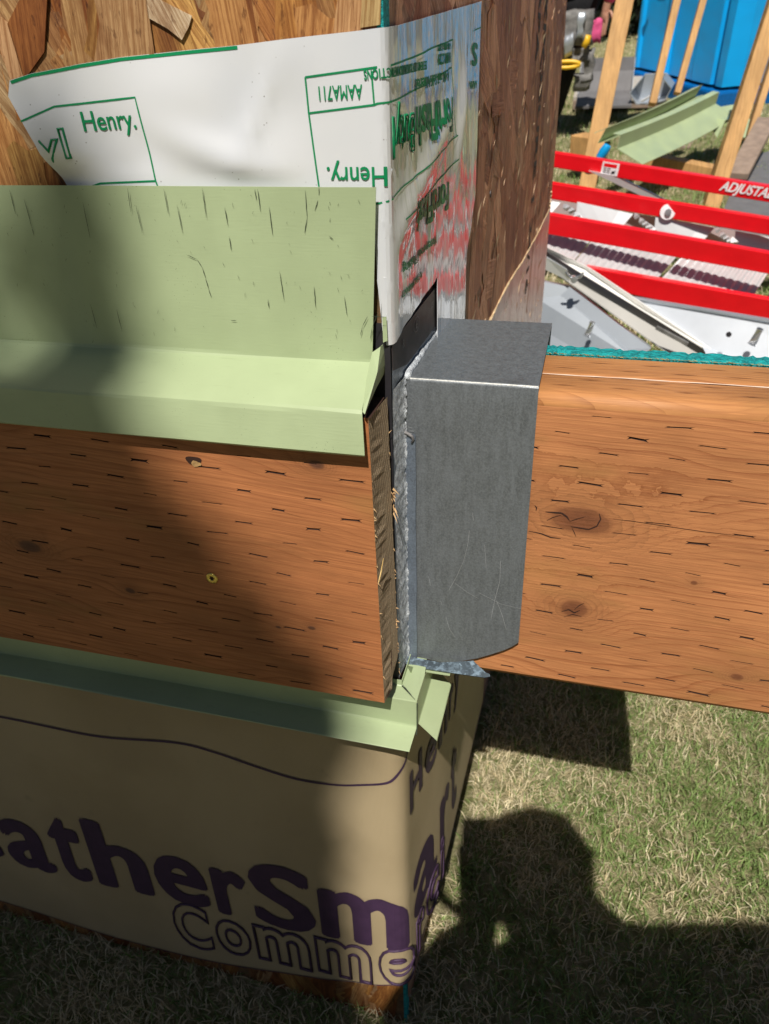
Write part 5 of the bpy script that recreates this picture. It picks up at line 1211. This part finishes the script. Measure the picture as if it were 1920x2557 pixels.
# ================================================================== hedge behind
m_leaf = mat_simple('painted_shade_leaf', (0.018, 0.03, 0.010), 0.6, 0, 0.4, 3, 0)  # leaf and core colours near black, shade painted in although sun reaches them
hd = thing('shade_painted_hedge', 'hedge coloured near black for shade, closing the lawn behind the worker and the blue toilet', 'hedge')
bm = bmesh.new(); bm_box(bm, (-16, 9.6, -0.1), (24, 11, 3.2)); bm_obj('inner_mass', bm, mat_simple('painted_shade_core', (0.006, 0.008, 0.004), 1.0), hd)
def leaf_mesh(name, C, size, mat, par, seedv):
    r = np.random.default_rng(seedv); n = len(C); a = r.normal(size=(n, 3)); a /= np.linalg.norm(a, axis=1)[:, None]; b = np.cross(a, r.normal(size=(n, 3))); b /= np.linalg.norm(b, axis=1)[:, None]
    s = (size * r.uniform(0.6, 1.3, n))[:, None]
    V = np.stack([C - a * s, C - b * s * .45, C + a * s, C + b * s * .45], 1).reshape(-1, 3).astype(np.float32)
    me = bpy.data.meshes.new(name); me.vertices.add(len(V)); me.vertices.foreach_set('co', V.ravel()); me.loops.add(4 * n); me.loops.foreach_set('vertex_index', np.arange(4 * n, dtype=np.int32)); me.polygons.add(n)
    me.polygons.foreach_set('loop_start', np.arange(0, 4 * n, 4, dtype=np.int32)); me.update(calc_edges=True)
    o = bpy.data.objects.new(name, me); COL.objects.link(o); o.parent = par; me.materials.append(mat); return o
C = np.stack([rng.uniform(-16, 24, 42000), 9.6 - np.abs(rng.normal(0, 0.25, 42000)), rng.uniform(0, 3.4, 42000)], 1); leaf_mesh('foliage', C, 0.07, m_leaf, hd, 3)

# ================================================================== unseen tree added behind the camera, crown shaped to shade the mock-up's left
tree = thing('added_shade_tree', 'unseen tree added behind the viewer, its crown shaped to shade the left planks', 'tree')
MASK = [(-0.345, 0.17), (-0.205, 0.17), (-0.205, -0.06), (-0.150, -0.17), (-0.095, -0.26), (-0.045, -0.33), (-0.080, -0.42), (-0.080, -0.90), (0.08, -0.94), (0.08, -1.7), (-2.6, -1.9), (-3.2, 0.2), (-2.2, 1.0), (-1.0, 0.9), (-0.62, 0.4), (-0.50, -0.10), (-0.37, -0.10)]
def inpoly(x, z, P):
    c = np.zeros(len(x), bool); n = len(P)
    for i in range(n):
        (x1, z1), (x2, z2_) = P[i], P[i - 1]
        k = ((z1 > z) != (z2_ > z)) & (x < (x2 - x1) * (z - z1) / (z2_ - z1 + 1e-12) + x1); c ^= k
    return c
N = 170000; mx = rng.uniform(-3.2, 0.1, N); mz = rng.uniform(-1.9, 1.0, N); k = inpoly(mx, mz, MASK); near = (mx > -0.7); keep = k & (near | (rng.random(N) < 0.35)) & ~((mx < -0.27) & (mz > -0.10) & (rng.random(N) < 0.35)) & ~((mz > -0.15) & (mz < -0.06) & (rng.random(N) < 0.5)) & ~((mx < -0.238) & (mz > -0.05) & (rng.random(N) < 0.93)); mx, mz = mx[keep], mz[keep]
dist = rng.uniform(5.6, 7.4, len(mx)); WP = (RG @ np.stack([mx, np.full(len(mx), -0.05), mz], 0)).T + OFF; C = WP - sd[None, :] * dist[:, None]
leaf_mesh("crown", C, 0.040, mat_simple('tree_leaf', (0.05, 0.10, 0.025), 0.5, 0, 0.4, 3, 0), tree, 5)
bm = bmesh.new(); cc_ = C.mean(0); base_ = Vector((cc_[0] - 0.9, cc_[1] - 0.2, -0.05)); top_ = Vector((cc_[0] - 0.2, cc_[1], cc_[2] - 0.3))
bark = mat_simple('bark', (0.12, 0.08, 0.05), 0.9, 0, 0.4, 12, 1)
bm_tube(bm, [base_.lerp(top_, t) + Vector((0.12 * math.sin(3 * t), 0.08 * math.cos(4 * t), 0)) for t in np.linspace(0, 1, 9)], [0.20 - 0.15 * t for t in np.linspace(0, 1, 9)], 10)
bm_obj('trunk', bm, bark, tree, True)
bm = bmesh.new(); rr_ = random.Random(2)
idx = [i for i in range(len(C)) if mx[i] < -0.7]
for k in range(16):
    e = Vector(C[rr_.choice(idx)]); t0 = rr_.uniform(0.55, 0.95); s0 = base_.lerp(top_, t0); bm_tube(bm, [s0, s0.lerp(e, .5) + Vector((0, 0, .1)), e], [0.06, 0.03, 0.012], 6)
bm_obj('limb', bm, bark, tree, True)

# ================================================================== people
def skin_obj(name, J, E, mat, parent, root=0, sub=1):
    me = bpy.data.meshes.new(name); me.from_pydata([tuple(j[0]) for j in J], E, []); me.update()
    o = bpy.data.objects.new(name, me); COL.objects.link(o); o.parent = parent; me.materials.append(mat)
    o.modifiers.new('skin', 'SKIN')
    for i, v in enumerate(me.skin_vertices[0].data):
        r = J[i][1]; v.radius = r if isinstance(r, tuple) else (r, r); v.use_root = (i == root)
    o.modifiers.new('sub', 'SUBSURF').levels = sub; o.modifiers['sub'].render_levels = sub
    bpy.context.view_layer.update(); dg = bpy.context.evaluated_depsgraph_get(); nm = bpy.data.meshes.new_from_object(o.evaluated_get(dg)); o.modifiers.clear(); o.data = nm
    nm.polygons.foreach_set('use_smooth', [True] * len(nm.polygons)); nm.materials.clear(); nm.materials.append(mat); return o
def figure(root, J, cloth_top, cloth_legs, hair):
    """J: joint positions. Body is one skin mesh, clothes are children around it."""
    V = Vector
    names = ['pel', 'spine', 'chest', 'neck', 'head', 'crown', 'shl', 'ell', 'wrl', 'hal', 'shr', 'elr', 'wrr', 'har', 'hil', 'knl', 'anl', 'tol', 'hir', 'knr', 'anr', 'tor']
    rad = [.13, .12, (.15, .11), .06, .105, .085, .062, .043, .028, (.034, .016), .062, .043, .028, (.034, .016), .088, .06, .042, .04, .088, .06, .042, .04]
    jj = [(V(J[n]), r) for n, r in zip(names, rad)]; ix = {n: i for i, n in enumerate(names)}
    ed = [('pel', 'spine'), ('spine', 'chest'), ('chest', 'neck'), ('neck', 'head'), ('head', 'crown'), ('chest', 'shl'), ('shl', 'ell'), ('ell', 'wrl'), ('wrl', 'hal'), ('chest', 'shr'), ('shr', 'elr'), ('elr', 'wrr'), ('wrr', 'har'), ('pel', 'hil'), ('hil', 'knl'), ('knl', 'anl'), ('anl', 'tol'), ('pel', 'hir'), ('hir', 'knr'), ('knr', 'anr'), ('anr', 'tor')]
    E_ = [(ix[a], ix[b]) for a, b in ed]
    for s in 'lr':   # fingers
        w_, h_ = V(J['wr' + s]), V(J['ha' + s]); d = (h_ - w_).normalized(); sdv = d.cross(V((0, 0, 1))).normalized()
        curl = V(J.get('curl' + s, (0, 0, -1)))
        for q in range(5):
            o_ = (q - 1.6) * 0.019; L_ = (0.072, 0.080, 0.076, 0.060, 0.055)[q]
            if q == 4: st_ = w_.lerp(h_, 0.35) - sdv * 0.034; dd = (d * 0.6 - sdv * 0.8).normalized()
            else: st_ = h_ + sdv * o_ * 0.9; dd = d
            i0 = len(jj); jj.append((st_, .0095)); jj.append((st_ + dd * L_ * .5, .0085)); jj.append((st_ + dd * L_ * .72 + curl * L_ * .30, .0075)); E_ += [(ix['ha' + s], i0), (i0, i0 + 1), (i0 + 1, i0 + 2)]
    skin_obj('body', jj, E_, m_skin, root)
    g = lambda n, r: (V(J[n]), r)
    k_ = J.get('bulk', 1.0)
    T_ = [g('pel', .145 * k_), g('spine', .137 * k_), g('chest', (.168 * k_, .128 * k_)), g('shl', .078 * k_), g('ell', .055 * k_), g('shr', .078 * k_), g('elr', .055 * k_), (V(J['wrl']), .042 * k_), (V(J['wrr']), .045 * k_), (V(J['chest']).lerp(V(J['neck']), .6), .07)]
    skin_obj('shirt', T_, [(0, 1), (1, 2), (2, 3), (3, 4), (2, 5), (5, 6), (2, 9)] + ([(4, 7), (6, 8)] if k_ > 1 else [(4, 7), (6, 8)]), cloth_top, root)
    T_ = [g('pel', .15), g('hil', .105), g('knl', .08), g('anl', .062), g('hir', .105), g('knr', .08), g('anr', .062)]
    skin_obj('trousers', T_, [(0, 1), (1, 2), (2, 3), (0, 4), (4, 5), (5, 6)], cloth_legs, root)
    for s in 'lr': skin_obj('boot', [g('an' + s, .06), (V(J['an' + s]) + V((0, 0, -.04)), .058), (V(J['to' + s]), .05)], [(0, 1), (1, 2)], m_dark, root)
    hd_, cr_ = V(J['head']), V(J['crown']); fw = V(J['face']); skin_obj('hair', [(hd_ - fw * .035 + V((0, 0, .02)), .105), (cr_ - fw * .02, .09)], [(0, 1)], hair, root)
    bm = bmesh.new(); rt = fw.cross(V((0, 0, 1))).normalized(); upv = rt.cross(fw).normalized()
    bm_tube(bm, [hd_ + fw * .078 + upv * .02, hd_ + fw * .105 - upv * .015, hd_ + fw * .082 - upv * .02], [.008, .013, .010], 6)
    for s_ in (-1, 1): bm_tube(bm, [hd_ + rt * .074 * s_ - upv * .02, hd_ + rt * .084 * s_ + upv * .015], [.012, .016], 6)
    bm_obj('face_features', bm, m_skin, root, True)
    bm = bmesh.new()
    for s_ in (-1, 1): bm_tube(bm, [hd_ + fw * .072 + rt * .03 * s_ + upv * .012, hd_ + fw * .083 + rt * .03 * s_ + upv * .012], .011, 8)
    bm_tube(bm, [hd_ + fw * .080 - upv * .045 - rt * .022, hd_ + fw * .086 - upv * .046, hd_ + fw * .080 - upv * .045 + rt * .022], [.003, .005, .003], 6)
    bm_obj('eyes_and_mouth', bm, m_hair, root)
# photographer, right behind the camera; only the shadow falls into the picture
pg = thing('person', 'person holding up a phone, only the shadow visible on the lower right grass', 'person')
cx, cy = CW[0], CW[1]
figure(pg, dict(pel=(.36, -.98, .93), spine=(.34, -.93, 1.08), chest=(.27, -.88, 1.22), neck=(.25, -.76, 1.385), head=(.215, -.705, 1.485), crown=(.215, -.685, 1.565), face=(-.15, .5, -.85),
    shl=(.15, -.80, 1.27), ell=(.06, -.73, 1.03), wrl=(.13, -.60, 1.075), hal=(.12, -.545, 1.08), shr=(.61, -.705, 1.345), elr=(.56, -.74, 1.00), wrr=(.335, -.60, 1.115), har=(.235, -.545, 1.13), curll=(-.2, .1, .9), curlr=(-.7, .2, .5),
    hil=(.27, -.98, .88), knl=(.27, -.93, .48), anl=(.26, -.98, .09), tol=(.24, -.86, .04), hir=(.46, -.98, .88), knr=(.48, -.94, .48), anr=(.49, -.99, .09), tor=(.51, -.87, .04), bulk=1.22), m_navy, m_dark, m_hair)
ph_ = thing('smartphone', 'black smartphone casting the flat topped shadow on the lower grass', 'phone')
# the phone stands in the plane of the lens, tilted like the view; camera sits just in front of it
R3 = Matrix([[RW[0][i], -RW[1][i], -RW[2][i]] for i in range(3)]); MP = R3.to_4x4(); MP.translation = Vector(CW)
bm = bmesh.new(); bm_box(bm, (-0.050, -0.135, 0.006), (0.026, 0.022, 0.015), MP); o = bm_obj('phone_body', bm, m_black, ph_); bevel(o, 0.003)
bm = bmesh.new(); bm_box(bm, (-0.047, -0.131, 0.0152), (0.023, 0.018, 0.0156), MP); bm_obj('screen', bm, mat_simple('dark_glass', (0.01, 0.01, 0.012), 0.08), ph_)
# worker in pink in the back
wk = thing('person', 'worker in pink shirt and black trousers, half hidden behind the side board', 'person')
wx, wy = at((1425, 120), 4.95).x - 0.04, 4.95
def WV(x, y, z): return (wx + x, wy + y, z)
figure(wk, dict(pel=WV(0, 0, .76), spine=WV(.02, -.05, .92), chest=WV(.04, -.14, 1.12), neck=WV(.05, -.22, 1.25), head=WV(.05, -.27, 1.35), crown=WV(.05, -.28, 1.44), face=(0, -.8, -.5),
    shl=WV(-.14, -.14, 1.19), ell=WV(-.20, -.30, .98), wrl=WV(-.12, -.48, .86), hal=WV(-.08, -.55, .84), shr=WV(.22, -.14, 1.19), elr=WV(.30, -.02, .93), wrr=WV(.23, -.02, .70), har=WV(.22, -.03, .62),
    hil=WV(-.10, 0, .72), knl=WV(-.13, -.14, .42), anl=WV(-.16, .02, .09), tol=WV(-.18, -.12, .04), hir=WV(.10, 0, .72), knr=WV(.02, -.14, .40), anr=WV(-.05, .04, .09), tor=WV(-.06, -.10, .04)), m_pink, m_dark, m_hair)
belt = thing('tool_belt', 'grey tool belt full of tools with yellow handles on the worker in pink', 'belt')
bm = bmesh.new(); bm_tube(bm, [WV(.165 * math.cos(a), .15 * math.sin(a), .80) for a in np.linspace(0, 2 * math.pi, 25)], 0.022, 6, False); bm_obj('strap', bm, m_greycl, belt)
def pouch(px, w_, h_, d_, mat, name='pouch', Y=4.72):
    c = at(px, Y); bm = bmesh.new(); bm_box(bm, (c.x - w_ / 2, Y - d_ / 2, c.z - h_ / 2), (c.x + w_ / 2, Y + d_ / 2, c.z + h_ / 2)); bmesh.ops.subdivide_edges(bm, edges=bm.edges[:], cuts=3, use_grid_fill=True)
    for v in bm.verts: v.co += Vector((wob(v.co.x * 40, v.co.z * 30), wob(v.co.z * 35, 1), wob(v.co.x * 30, 2))) * 0.012
    o = bm_obj(name, bm, mat, belt, True); return o
pouch((1432, 70), 0.22, 0.17, 0.08, m_greycl); pouch((1420, 135), 0.24, 0.07, 0.08, m_greycl); pouch((1470, 165), 0.06, 0.16, 0.06, m_greycl); pouch((1455, 205), 0.10, 0.09, 0.06, m_greycl)
pouch((1420, 112), 0.05, 0.11, 0.04, m_alu_bgd, 'tool', 4.66); pouch((1450, 62), 0.035, 0.12, 0.03, m_alu_bgd, 'tool', 4.66)
bm = bmesh.new(); c = at((1428, 161), 4.64); bm_tube(bm, [c + Vector((0.075 * math.cos(a) - .03, 0, 0.016 * math.sin(a))) for a in np.linspace(0, 2 * math.pi, 18)], 0.012, 6, False); bm_obj('tape_measure', bm, m_yellow, belt, True)
bm = bmesh.new(); bm_tube(bm, [at(q, 4.64) for q in ((1470, 88), (1466, 104), (1456, 118))], [0.016, 0.02, 0.016], 8); bm_obj('handle', bm, m_yellow, belt, True)
pouch((1486, 80), 0.075, 0.12, 0.05, m_pink, 'pink_holder', 4.85)

# ------------------------------------------------------------------ small pieces hang from the part they belong to
SUB = {'bolt': 'washer', 'label_band': 'warning_label', 'label_print': 'warning_label', 'sealant_drip': 'sealant_bead', 'primer_band': 'bent_plate', 'rivet': 'front_wall', 'dent_crease': 'front_wall', 'frayed_wood': 'knot_hole',
       'drive_recess': 'screw_head', 'flange_stamp': 'flange_top', 'bend_highlight': 'bent_plate', 'fine_scratches': 'bent_plate', 'torn_lip': 'pink_membrane', 'frayed_fibre': 'teal_backing', 'seam_highlight': 'front_plank_shell', 'shallow_cuts': 'front_plank_shell',
       'eyes_and_mouth': 'body', 'face_features': 'body', 'hair': 'body', 'scratch': 'green_sheet', 'wing_nut': 'inner_plate', 'slot': 'web', 'screen': 'phone_body', 'splinters': 'end_grain', 'long_splinter': 'end_grain', 'rail_lettering': 'rail', 'edge_bead': 'side_web', 'groove': 'side_web', 'locking_pin': 'side_web', 'hole': 'side_web', 'scribed_scratch': 'front_run'}
for o in list(bpy.data.objects):
    k = o.name.split('.')[0]
    if k in SUB and o.parent is not None:
        c = [s for s in o.parent.children if s.name.split('.')[0] == SUB[k]]
        if c: o.parent = c[-1] if k == 'bolt' else c[0]
